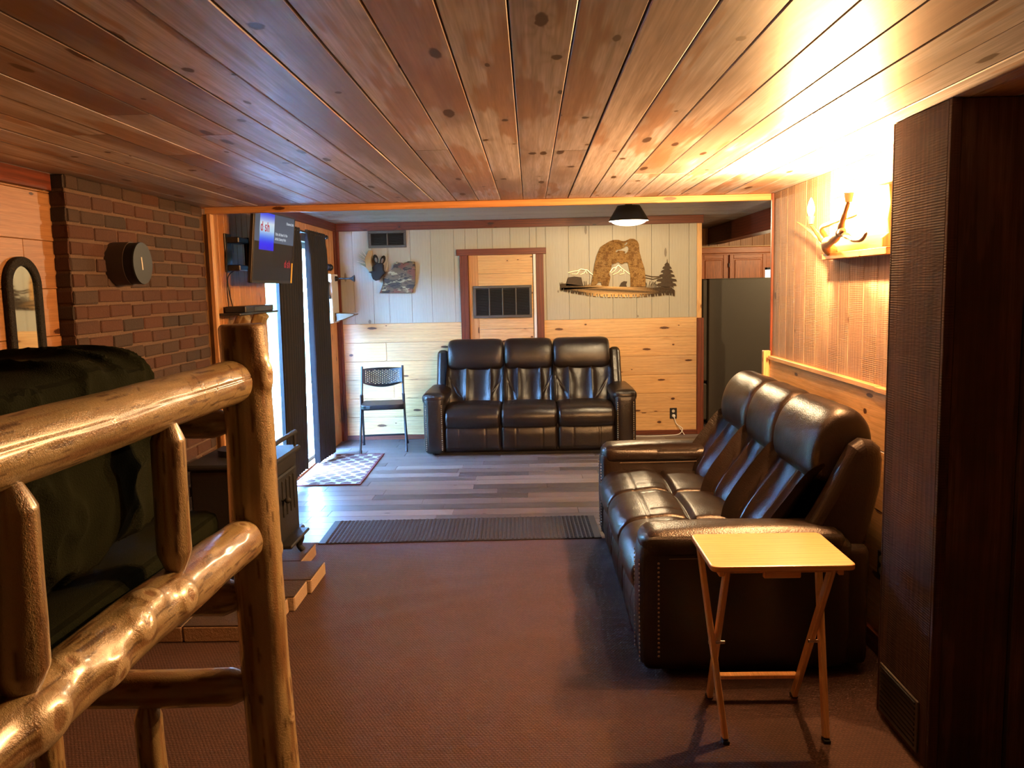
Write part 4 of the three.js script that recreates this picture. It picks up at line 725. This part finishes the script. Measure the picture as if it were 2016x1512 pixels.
{
  const s = thing('wall_shelf', 'rustic log-slab shelf under the television', 'shelf', [XL2, 1.40, -5.8]);
  part(s, 'board', grainUV(ebox(0, 0.155, 0.058, 0.074, -0.42, 0.40, 0.004), 'z'), M.blackPlastic);
  for (const z of [-0.18, 0.2]) part(s, 'bracket', logGeo([0.02, -0.1, z - 0.02], [0.12, 0.055, z + 0.02], 0.04, 0.05, { seed: 70 + Math.round(z * 10), na: 28, nl: 40, wob: 0.03 }), phy({ vertexColors: true, roughness: 0.5, clearcoat: 0.4 }));
  const d = thing('set_top_box', 'flat black set-top box on the shelf under the television', 'set-top box', [XL2 + 0.085, 1.4745, -5.78]);
  part(d, 'case', ebox(-0.07, 0.07, 0.0, 0.042, -0.33, 0.27, 0.004), M.blackPlastic);
  part(d, 'front_bezel', ebox(0.07, 0.073, 0.006, 0.036, -0.31, 0.10, 0.001), std({ color: lin(0.02, 0.02, 0.022), roughness: 0.15 }));
  for (const [a, b] of [[[-2.035, 1.99, -5.62], 0.0], [[-1.96, 1.80, -5.80], 0.03]]) solo('tv_cable', tube([a, [-2.03, 1.72, -5.57 - b], [-2.025, 1.62, -5.55 - b], [-2.035, 1.55, -5.58 - b * 2], [-2.04, 1.482, -5.60 - b * 3]], 0.004, 50, 6), M.blackPlastic, b ? 'black cable looping from the screen down to the set-top box' : 'black cable running down the wall from the bracket top', 'cable');
}
// ------------------------------------------------------------------ antique wall telephone
{
  const p = thing('wall_telephone', 'antique wooden wall telephone with black receiver beside the curtain', 'telephone', [XL2, 0, -8.46]);
  part(p, 'case', ebox(0, 0.075, 1.285, 1.775, -0.11, 0.17, 0.006), std({ color: lin(0.55, 0.53, 0.48), roughness: 0.35 }));
  part(p, 'case_back', ebox(-0.001, 0.012, 1.25, 1.80, -0.14, 0.20, 0.004), M.pineWarm[0]);
  const rc = [[0.0, 0], [0.024, 0], [0.026, 0.02], [0.015, 0.045], [0.013, 0.12], [0.018, 0.15], [0.018, 0.165], [0, 0.165]].map((q) => new THREE.Vector2(...q));
  part(p, 'receiver', new THREE.LatheGeometry(rc, 24).translate(0.045, 1.53, 0.195), M.blackPlastic, 'black receiver hanging on its hook');
  part(p, 'receiver_hook', tube([[0.04, 1.70, 0.165], [0.045, 1.70, 0.195], [0.045, 1.69, 0.215]], 0.005, 12, 6), M.blackMetal);
  part(p, 'receiver_cord', tube([[0.045, 1.53, 0.195], [0.05, 1.47, 0.185], [0.05, 1.42, 0.2], [0.06, 1.36, 0.175]], 0.003, 24, 6), M.blackPlastic);
  part(p, 'mouthpiece_arm', tube([[0.075, 1.73, 0.0], [0.14, 1.73, 0.0], [0.22, 1.728, 0.0]], 0.008, 16, 8), M.blackMetal);
  part(p, 'mouthpiece', new THREE.LatheGeometry([[0.0, 0], [0.008, 0], [0.012, 0.02], [0.034, 0.05], [0.036, 0.056], [0.03, 0.055], [0.004, 0.03]].map((q) => new THREE.Vector2(...q)), 24).rotateZ(-Math.PI / 2).translate(0.215, 1.728, 0), M.blackPlastic);
  part(p, 'arm_base', cyl(0.028, 0.02, [0.075, 1.73, 0], [0.105, 1.73, 0]), M.blackMetal);
  for (const z of [-0.05, 0.05]) part(p, 'bell', new THREE.SphereGeometry(0.036, 20, 12, 0, 6.283, 0, 1.6).rotateZ(-Math.PI / 2).translate(0.012, 1.845, z), M.blackMetal);
  part(p, 'writing_shelf', prism([[0.075, 1.385], [0.275, 1.372], [0.27, 1.36], [0.10, 1.30], [0.075, 1.30]], 0.2, { bevel: 0.003 }).translate(0, 0, 0.0), std({ color: lin(0.10, 0.06, 0.035), roughness: 0.4 }));
}
// ------------------------------------------------------------------ vents on the back wall
function vent(label, x0, x1, y0, y1, n, z) {
  const v = thing('vent_grille', label, 'vent', [0, 0, z]);
  part(v, 'backing', ebox(x0, x1, y0, y1, 0, 0.004, 0.001), M.dark);
  const f = 0.028, bar = (a, b, c, d, nm) => part(v, nm, ebox(a, b, c, d, 0.004, 0.022, 0.003), M.ventGrey);
  bar(x0, x1, y0, y0 + f, 'frame_bar'); bar(x0, x1, y1 - f, y1, 'frame_bar'); bar(x0, x0 + f, y0 + f, y1 - f, 'frame_bar'); bar(x1 - f, x1, y0 + f, y1 - f, 'frame_bar');
  const w = (x1 - x0 - 2 * f) / n; for (let k = 1; k < n; k++) bar(x0 + f + w * k - 0.007, x0 + f + w * k + 0.007, y0 + f, y1 - f, 'mullion');
  const l = []; for (let y = y0 + f + 0.008; y < y1 - f - 0.005; y += 0.013) { const g = cbox(x1 - x0 - 2 * f, 0.0015, 0.012, (x0 + x1) / 2, 0, 0, 0.0004); g.rotateX(0.7); g.translate(0, y, 0.011); l.push(g); }
  part(v, 'louvers', merge(l), M.dark).userData.kind = 'stuff';
}
vent('dark metal vent grille with two panes under the ceiling trim', -1.69, -1.29, 2.045, 2.224, 2, ZB - 0.001);
vent('wide dark metal vent grille with four panes on the boarded door', -0.602, 0.017, 1.285, 1.625, 4, ZB - 0.003);
// ------------------------------------------------------------------ metal bear silhouette
{
  const k = 0.000654, P = (l) => l.map(([a, b]) => [(a - 1000) * k, (560 - b) * k]);
  const art = thing('metal_wall_art', 'cut metal bear scene with pine tree on a saw blade', 'wall art', [0.925, 1.775, ZB + 0.02]); art.rotation.z = -0.0225;
  const hammered = dataTex(256, 256, (u, v) => { const n = 0.5 * fbm(u, v, 30, 30, 3, 3) + 0.5 * fbm(u, v, 70, 70, 2, 8); return [n, n, n]; }, false);
  const patina = dataTex(256, 256, (u, v) => mix3([0.80, 0.62, 0.36], [0.55, 0.38, 0.20], clamp(0.7 * sst(0.45, 0.75, fbm(u, v, 9, 14, 4, 77)) + 0.6 * sst(0.5, 0.7, fbm(u, v, 50, 70, 2, 78)))));
  const gold = std({ map: rep(patina, 1.5, 1.5), metalness: 0.7, roughness: 0.42, bumpMap: rep(hammered, 3, 3), bumpScale: 0.012 });
  const bronze = std({ color: lin(0.045, 0.03, 0.018), metalness: 0.5, roughness: 0.5, bumpMap: rep(hammered, 3, 3), bumpScale: 0.002 });
  const edge = std({ color: lin(0.75, 0.6, 0.4), metalness: 0.7, roughness: 0.35 });
  const uvm = (g) => grainUV(g, 'x', 0.4, 0.4);
  part(art, 'bear', uvm(prism(P([[570, 830], [600, 660], [625, 480], [660, 340], [712, 222], [760, 190], [850, 135], [920, 110], [1000, 108], [1050, 128], [1100, 130], [1180, 92], [1250, 95], [1300, 130], [1322, 170], [1335, 290], [1375, 430], [1420, 560], [1438, 700], [1442, 850], [1200, 850], [1195, 660], [1150, 470], [1110, 466], [1060, 492], [1030, 480], [1000, 458], [960, 480], [900, 492], [885, 580], [858, 640], [880, 700], [852, 840], [745, 840], [735, 780], [690, 775], [650, 830]]), 0.012, { bevel: 0.002, holes: [P([[948, 300], [970, 265], [1030, 255], [1090, 228], [1120, 205], [1150, 210], [1166, 250], [1150, 300], [1112, 330], [1095, 322], [1110, 295], [1060, 283], [1000, 282], [965, 308]]), P([[1082, 190], [1110, 165], [1125, 140], [1150, 150], [1138, 172], [1105, 198]])] })).translate(0, 0, 0.004), gold, 'hammered gold bear');
  const saw = [[85, 905], [85, 805], [160, 800], [430, 835], [560, 810], [900, 850], [1180, 855], [1440, 860], [1560, 870], [1700, 850], [1840, 855], [1910, 905], [1908, 995]];
  const bot = []; const by = (x) => 905 + 112 * Math.sin(Math.PI * clamp((x - 85) / 1700)) ** 0.9 + 90 * clamp((x - 85) / 1823) * clamp((x - 1000) / 900);
  for (let x = 1880; x > 110; x -= 116) for (const q of [0, 42]) { const a = x - q, y = by(a); bot.push([a, y], [a - 2, y - 40], [a - 18, y - 40], [a - 20, by(a - 20)]); }
  const sg = uvm(prism(P([...saw, ...bot]), 0.008, { bevel: 0 }));
  // torch patina: gold in the middle of the blade, browned towards its ends
  { const p = sg.attributes.position, c = []; for (let i = 0; i < p.count; i++) { const t = sst(0.38, 0.12, Math.abs(p.getX(i) + 0.02)); c.push(...mix3([0.045, 0.03, 0.018], [0.60, 0.38, 0.16], t)); } sg.setAttribute('color', new THREE.Float32BufferAttribute(c, 3)); }
  part(art, 'saw_blade', sg, std({ vertexColors: true, metalness: 0.7, roughness: 0.45, bumpMap: rep(hammered, 3, 3), bumpScale: 0.003 }));
  part(art, 'stump', uvm(prism(P([[165, 835], [185, 770], [205, 702], [300, 687], [415, 703], [430, 770], [448, 838]]), 0.008)), bronze);
  const tree = [[1740, 860]]; const tiers = [[1680, 800, 1620], [1700, 730, 1615], [1705, 660, 1650], [1725, 590, 1680], [1745, 530, 1705], [1760, 480, 1735]];
  for (const [i, y, o] of tiers) tree.push([i, y + 35], [o, y + 30], [o + 20, y], [i + 15, y - 15]); tree.push([1778, 410]); for (const [i, y, o] of [...tiers].reverse()) tree.push([3560 - i - 15, y - 15], [3560 - o - 20, y], [3560 - o - 5, y + 30], [3560 - i, y + 35]); tree.push([1815, 860]);
  part(art, 'pine_tree', uvm(prism(P(tree), 0.008)), bronze);
  const strip = (l, w) => { const g = []; for (let i = 0; i + 1 < l.length; i++) { const [a, b] = P([l[i], l[i + 1]]), d = Math.hypot(b[0] - a[0], b[1] - a[1]); const q = cbox(d + w * 0.5, w, 0.006, 0, 0, 0, 0.0005); q.rotateZ(Math.atan2(b[1] - a[1], b[0] - a[0])); q.translate((a[0] + b[0]) / 2, (a[1] + b[1]) / 2, -0.001); g.push(q); } return g; };
  part(art, 'mountain_outline', merge([...strip([[870, 620], [918, 552], [960, 548], [1005, 505], [1052, 552], [1085, 575], [1192, 652]], 0.006), ...strip([[890, 635], [950, 590], [975, 545]], 0.004), ...strip([[920, 660], [1000, 625], [1052, 570], [1055, 600]], 0.004), ...strip([[1030, 655], [1100, 640], [1085, 590]], 0.004)]), edge);
  part(art, 'mountain_outline', merge([...strip([[200, 628], [300, 602], [350, 598], [408, 568], [455, 578], [505, 582], [560, 635], [600, 660]], 0.006), ...strip([[260, 650], [340, 650], [380, 600]], 0.004), ...strip([[400, 655], [450, 640], [490, 590], [500, 640]], 0.004)]), edge);
  part(art, 'branch', merge([...strip([[1435, 665], [1540, 690], [1650, 690]], 0.008), ...strip([[1435, 705], [1560, 730], [1680, 700]], 0.007)]), bronze);
  const gr = []; const r = rng(6); for (const [a, b] of [[95, 150], [455, 560], [1450, 1700], [1820, 1900]]) for (let x = a; x < b; x += 22) { const h = 30 + r() * 60, t = (r() - 0.5) * 50; gr.push(...strip([[x, 870], [x + t * 0.4, 850 - h * 0.5], [x + t, 850 - h]], 0.004)); }
  part(art, 'grass_blades', merge(gr), bronze).userData.kind = 'stuff';
  part(art, 'shrub', uvm(prism(P([[1020, 855], [1050, 790], [1095, 762], [1150, 768], [1130, 815], [1150, 858]]), 0.006)), bronze);
}
// ------------------------------------------------------------------ moose plaque
{
  const k = 0.000637, o = [1160, 860], P = (l) => l.map(([a, b]) => [(a - o[0]) * k, (o[1] - b) * k]);
  const m = thing('moose_wall_art', 'carved moose wall figure with camouflage bark body under the vent', 'wall art', [-1.487, 1.825, ZB + 0.002]); m.rotation.z = -0.0225;
  const cam = dataTex(512, 512, (u, v) => { const a = fbm(u, v, 7, 3, 4, 5), b = fbm(u, v, 14, 5, 4, 15), c = fbm(u, v, 30, 9, 3, 25); let q = mix3([0.36, 0.29, 0.20], [0.20, 0.16, 0.11], sst(0.45, 0.55, a)); q = mix3(q, [0.62, 0.56, 0.42], 0.9 * sst(0.60, 0.66, b)); q = mix3(q, [0.42, 0.20, 0.14], 0.7 * sst(0.60, 0.66, fbm(u, v, 6, 4, 3, 45)) ); return mix3(q, [0.10, 0.08, 0.06], 0.85 * sst(0.60, 0.66, c)); });
  part(m, 'body', grainUV(prism(P([[1010, 1255], [1040, 1180], [1075, 1080], [1065, 1000], [1090, 905], [1160, 905], [1240, 860], [1250, 800], [1300, 745], [1390, 760], [1410, 790], [1490, 735], [1600, 745], [1612, 900], [1595, 1130], [1565, 1180], [1560, 1250]]), 0.03, { bevel: 0.003 }), 'y', 0.4, 0.4, 0.2, 0.1).translate(0, 0, 0.018), std({ map: cam, roughness: 0.7 }), 'bark and leaf camouflage body');
  const blk = std({ color: lin(0.012, 0.009, 0.007), roughness: 0.95 });
  const head = part(m, 'head', prism(P([[905, 835], [940, 812], [985, 765], [1075, 765], [1095, 800], [1095, 880], [1125, 930], [1100, 945], [1060, 990], [1020, 1040], [960, 1055], [915, 1030], [892, 970], [890, 935], [840, 912], [890, 900], [935, 890], [905, 855]]), 0.05, { bevel: 0.01, seg: 3 }).translate(0, 0, 0.06), blk, 'black moose head');
  const ear = (cx, cy, rot) => { const g = new THREE.SphereGeometry(1, 18, 12).scale(0.027, 0.048, 0.012); g.rotateZ(rot); const [q] = P([[cx, cy]]); g.translate(q[0], q[1], 0.06); return g; };
  part(head, 'ear', ear(965, 700, 0.25), blk); part(head, 'ear', ear(1080, 715, -0.35), blk);
  for (const [cx, cy] of [[972, 715], [1072, 728]]) { const g = ear(cx, cy, cx < 1000 ? 0.25 : -0.35); const [q] = P([[cx, cy]]); g.translate(-q[0], -q[1], -0.06); g.scale(0.5, 0.55, 0.5); g.translate(q[0], q[1], 0.071); part(head, 'inner_ear', g, std({ color: lin(0.16, 0.12, 0.10), roughness: 0.8 })); }
  part(m, 'antler', prism(P([[860, 925], [800, 835], [782, 745], [782, 685], [815, 620], [845, 562], [912, 562], [905, 640], [882, 700], [880, 770], [905, 830], [900, 890]]), 0.014, { bevel: 0.003 }).translate(0, 0, 0.045), std({ color: lin(0.36, 0.22, 0.09), roughness: 0.55 }), 'tan palmate antler');
  const tm = std({ color: lin(0.55, 0.5, 0.38), roughness: 0.5 }), tine = (a, b) => { const [p, q] = P([a, b]); return cyl(0.007, 0.0015, [p[0], p[1], 0.045], [q[0], q[1], 0.06], 8); };
  for (const [a, b] of [[[800, 650], [740, 560]], [[790, 690], [690, 600]], [[784, 730], [680, 672]], [[784, 775], [648, 735]], [[800, 840], [720, 800]], [[1130, 880], [1165, 745]]]) part(m, 'tine', tine(a, b), tm);
}
// ------------------------------------------------------------------ pendant lamp in the far room
{
  const l = thing('ceiling_lamp', 'black cone-shaded ceiling lamp glowing in the far room', 'lamp', [0.85, 0, -7.2]);
  const R1 = 0.168, R0_ = 0.092, y0 = 2.14, y1 = 2.262;
  const prof = [[R1, y0], [R0_, y1], [0.0, y1 + 0.002], [0.0, y1 + 0.008], [R0_ + 0.004, y1 + 0.006], [R1 + 0.005, y0]].map((q) => new THREE.Vector2(...q));
  part(l, 'shade', new THREE.LatheGeometry(prof, 48), std({ color: lin(0.02, 0.02, 0.018), roughness: 0.4, side: THREE.DoubleSide }));
  part(l, 'stem', cyl(0.03, 0.03, [0, y1, 0], [0, CEIL2 - 0.001, 0]), M.blackMetal);
  part(l, 'inner_liner', new THREE.LatheGeometry([[R1 - 0.003, y0 + 0.002], [R0_ - 0.003, y1 - 0.003]].map((q) => new THREE.Vector2(...q)), 48), std({ color: lin(0.85, 0.83, 0.78), roughness: 0.5, side: THREE.DoubleSide }));
  part(l, 'bulb_dome', new THREE.SphereGeometry(1, 40, 20).scale(0.15, 0.045, 0.15).translate(0, y0 + 0.004, 0), std({ color: lin(1, 1, 1), emissive: lin(1, 0.88, 0.68), emissiveIntensity: 2.5 }));
  const p = new THREE.PointLight(SOFT, PENDANT_POWER, 0, 2); p.position.set(0, y0 - 0.012, 0); p.shadow.radius = 1; p.name = 'pendant_light'; l.add(p);
}
// ------------------------------------------------------------------ antler sconce
{
  const s = thing('antler_sconce', 'antler wall sconce with two lit candle bulbs above the brown sofa', 'sconce', [0, 0, 0]);
  const wood = std({ map: T.pineWarm, color: lin(1, 0.9, 0.75), roughness: 0.4 });
  const zA = -4.13, zB = -3.37, X = XR;
  part(s, 'plaque', grainUV(prism([[zA, 1.73], [zB, 1.73], [zB, 1.80], [zB - 0.03, 1.85], [zB, 1.93], [zB - 0.04, 1.99], [zA + 0.04, 1.99], [zA, 1.93], [zA + 0.03, 1.85], [zA, 1.80]], 0.02, { axes: 'zy', bevel: 0.004 }), 'z').translate(X - 0.011, 0, 0), wood);
  part(s, 'bottom_rail', plank(X - 0.062, X - 0.001, 1.70, 1.729, zA + 0.01, zB - 0.01, 'z'), wood);
  part(s, 'end_scroll', grainUV(prism([[X - 0.022, 1.73], [X - 0.085, 1.73], [X - 0.085, 1.765], [X - 0.06, 1.785], [X - 0.066, 1.84], [X - 0.058, 1.9], [X - 0.066, 1.972], [X - 0.022, 1.972]], 0.02, { bevel: 0.003 }), 'y').translate(0, 0, zB - 0.012), wood);
  part(s, 'top_rail', plank(X - 0.085, X - 0.001, 1.974, 1.99, zB - 0.05, zB + 0.1, 'z'), M.red[1]);
  const horn = std({ color: lin(0.42, 0.27, 0.13), roughness: 0.45, bumpMap: rep(fuzz, 3, 10), bumpScale: 0.003 });
  const tine = (pts, r0, r1, n = 40) => { const c = new THREE.CatmullRomCurve3(pts.map((p) => new THREE.Vector3(...p))), fr = c.computeFrenetFrames(n, false); return grid(12, n, (u, v) => { const j = Math.round(v * n), p = c.getPointAt(j / n), a = u * 2 * Math.PI, r = j === n ? 0.0005 : (r0 + (r1 - r0) * v) * (1 + 0.1 * Math.sin(v * 23)), N = fr.normals[j], B = fr.binormals[j]; return [0, 1, 2].map((k) => p.getComponent(k) + r * (Math.cos(a) * N.getComponent(k) + Math.sin(a) * B.getComponent(k))); }, true); };
  part(s, 'antler_beam', tine([[1.455, 1.735, -4.07], [1.39, 1.765, -3.97], [1.34, 1.778, -3.75], [1.30, 1.797, -3.545], [1.275, 1.80, -3.45]], 0.028, 0.014), horn);
  part(s, 'antler_tine', tine([[1.30, 1.795, -3.56], [1.285, 1.82, -3.50], [1.275, 1.862, -3.44], [1.27, 1.908, -3.385]], 0.016, 0.007), horn);
  part(s, 'antler_tine', tine([[1.30, 1.797, -3.545], [1.27, 1.772, -3.38], [1.25, 1.75, -3.25], [1.248, 1.752, -3.18], [1.25, 1.775, -3.145]], 0.014, 0.006), horn);
  part(s, 'antler_tine', tine([[1.40, 1.76, -4.0], [1.36, 1.80, -3.97], [1.30, 1.86, -3.92]], 0.013, 0.006), horn);
  part(s, 'antler_tine', tine([[1.40, 1.77, -4.02], [1.41, 1.81, -4.15], [1.41, 1.87, -4.33], [1.405, 1.91, -4.46]], 0.013, 0.003), horn);
  part(s, 'antler_tine', tine([[1.42, 1.79, -4.02], [1.37, 1.838, -3.98], [1.36, 1.856, -3.83], [1.35, 1.868, -3.51]], 0.011, 0.008), horn);
  const cupM = std({ color: lin(0.5, 0.38, 0.2), roughness: 0.5 });
  for (const [x, y, z] of [[1.27, 1.908, -3.385], [1.30, 1.86, -3.92]]) {
    part(s, 'candle_cup', cyl(0.013, 0.019, [x, y, z], [x, y + 0.035, z]), cupM);
    const bp = [[0, 0], [0.010, 0.002], [0.016, 0.022], [0.0165, 0.04], [0.010, 0.065], [0.003, 0.082], [0, 0.084]].map((q) => new THREE.Vector2(...q));
    part(s, 'bulb', new THREE.LatheGeometry(bp, 20).translate(x, y + 0.036, z), std({ color: lin(1, 0.9, 0.7), emissive: WARM, emissiveIntensity: 40 }));
    const p = new THREE.PointLight(WARM, SCONCE_POWER, 0, 2); p.position.set(x, y + 0.07, z); p.shadow.radius = 0.75; p.name = 'sconce_light'; s.add(p);
  }
}
// ------------------------------------------------------------------ wall outlets and cord
{
  const outlet = (label, pos, turn, plate) => { const o = thing('wall_outlet', label, 'outlet', pos, turn); part(o, 'cover_plate', ebox(-0.038, 0.038, -0.058, 0.058, 0, 0.006, 0.003), plate); for (const y of [-0.025, 0.025]) part(o, 'socket', cyl(0.016, 0.016, [0, y, 0.006], [0, y, 0.0085]), M.ivory); return o; };
  outlet('black outlet plate with white sockets low on the pine wainscot', [1.503, 0.228, ZB + 0.0045], 0, M.blackPlastic);
  outlet('dark outlet plate behind the arm of the brown sofa', [XR - 0.0205, 0.40, -3.43], -Math.PI / 2, M.blackPlastic);
  const c = thing('power_cord', 'white power cord plugged into the black outlet', 'cord', [0, 0, 0]);
  part(c, 'plug', cbox(0.03, 0.03, 0.03, 1.505, 0.203, ZB + 0.029, 0.006), M.white);
  part(c, 'cable', tube([[1.505, 0.195, ZB + 0.04], [1.53, 0.12, ZB + 0.055], [1.59, 0.07, ZB + 0.07], [1.56, 0.02, ZB + 0.08], [1.42, 0.006, ZB + 0.10], [1.25, 0.005, ZB + 0.12], [1.08, 0.005, ZB + 0.10]], 0.0045, 80, 8), M.white);
  part(c, 'loose_end', tube([[1.535, 0.12, ZB + 0.052], [1.575, 0.06, ZB + 0.06], [1.61, 0.006, ZB + 0.075]], 0.004, 24, 6), M.white);
}
// ------------------------------------------------------------------ kitchen
{
  const f = thing('refrigerator', 'tall grey-brown refrigerator seen from its side past the back wall', 'refrigerator', [2.36, 0, -9.78]);
  const fm = std({ color: lin(0.06, 0.052, 0.038), roughness: 0.5, bumpMap: rep(fuzz, 20, 20), bumpScale: 0.0006 });
  part(f, 'cabinet', cbox(0.78, 1.63, 0.76, 0.02, 0.835, 0, 0.015), fm);
  part(f, 'door', cbox(0.06, 1.15, 0.75, -0.405, 1.07, 0, 0.015), fm); part(f, 'freezer_drawer', cbox(0.06, 0.42, 0.75, -0.405, 0.26, 0, 0.015), fm);
  part(f, 'handle', cyl(0.012, 0.012, [-0.46, 0.65, 0.32], [-0.46, 1.5, 0.32]), M.chrome);
  part(f, 'plinth', cbox(0.76, 0.03, 0.7, 0.02, 0.015, 0, 0.004), M.dark);
  const l = thing('jar_lantern', 'small glowing jar lantern on top of the refrigerator', 'lantern', [2.72, 1.651, -9.6]);
  part(l, 'jar', cyl(0.04, 0.04, [0, 0, 0], [0, 0.085, 0]), std({ color: lin(1, 1, 1), emissive: lin(1, 0.95, 0.85), emissiveIntensity: 3 }));
  part(l, 'lid', cyl(0.043, 0.043, [0, 0.085, 0], [0, 0.112, 0]), M.blackMetal);
  const p = new THREE.PointLight(SOFT, 0.25, 0, 2); p.position.set(0, 0.045, 0); p.name = 'jar_light'; l.add(p);
  const c = thing('wall_cabinet', 'orange oak kitchen wall cabinet with two panelled doors', 'cabinet', [2.56, 0, -10.8]);
  part(c, 'carcass', grainUV(cbox(1.3, 0.66, 0.36, 0.0, 1.70, 0.0, 0.004), 'x'), M.oak);
  part(c, 'top_trim', grainUV(cbox(1.34, 0.075, 0.04, 0, 2.005, 0.2, 0.006), 'x'), M.oak);
  part(c, 'cornice', grainUV(cbox(1.36, 0.014, 0.06, 0, 2.05, 0.2, 0.004), 'x'), M.pine[1]);
  for (const [x, w] of [[-0.25, 0.345], [0.18, 0.46]]) {
    const d = part(c, 'door', grainUV(cbox(w, 0.55, 0.02, x, 1.675, 0.192, 0.003), 'y'), M.oak);
    for (const s of [-1, 1]) { part(d, 'stile', grainUV(cbox(0.05, 0.55, 0.014, x + s * (w / 2 - 0.025), 1.675, 0.208, 0.004), 'y'), M.oak); part(d, 'rail', grainUV(cbox(w - 0.1, 0.05, 0.014, x, 1.675 + s * 0.25, 0.208, 0.004), 'x'), M.oak); }
    part(d, 'raised_panel', grainUV(cbox(w - 0.13, 0.42, 0.016, x, 1.675, 0.207, 0.012), 'y'), M.oak);
    part(d, 'hinge', cbox(0.012, 0.05, 0.012, x - w / 2 - 0.006, 1.82, 0.205, 0.003), M.blackMetal);
  }
  const k = thing('kitchen_light', 'flush white ceiling light in the kitchen', 'lamp', [3.3, 0, -8.6]);
  part(k, 'base', cyl(0.17, 0.17, [0, CEIL2 - 0.02, 0], [0, CEIL2 - 0.001, 0], 40), M.white);
  part(k, 'diffuser', new THREE.SphereGeometry(0.15, 32, 12, 0, 6.2832, Math.PI / 2, Math.PI / 2).scale(1, 0.5, 1).translate(0, CEIL2 - 0.02, 0), std({ color: lin(1, 1, 1), emissive: SOFT, emissiveIntensity: 6 }));
  const q = new THREE.PointLight(SOFT, KITCHEN_POWER, 0, 2); q.position.set(0, CEIL2 - 0.14, 0); q.shadow.radius = 4; q.name = 'kitchen_point_light'; k.add(q);
}
// ------------------------------------------------------------------ shadows everywhere, then hand over
scene.traverse((o) => { if (o.isMesh) { o.castShadow = true; o.receiveShadow = true; } if (o.isPointLight) { o.castShadow = true; o.shadow.mapSize.set(1024, 1024); o.shadow.bias = -0.002; } });
renderer.render(scene, camera);
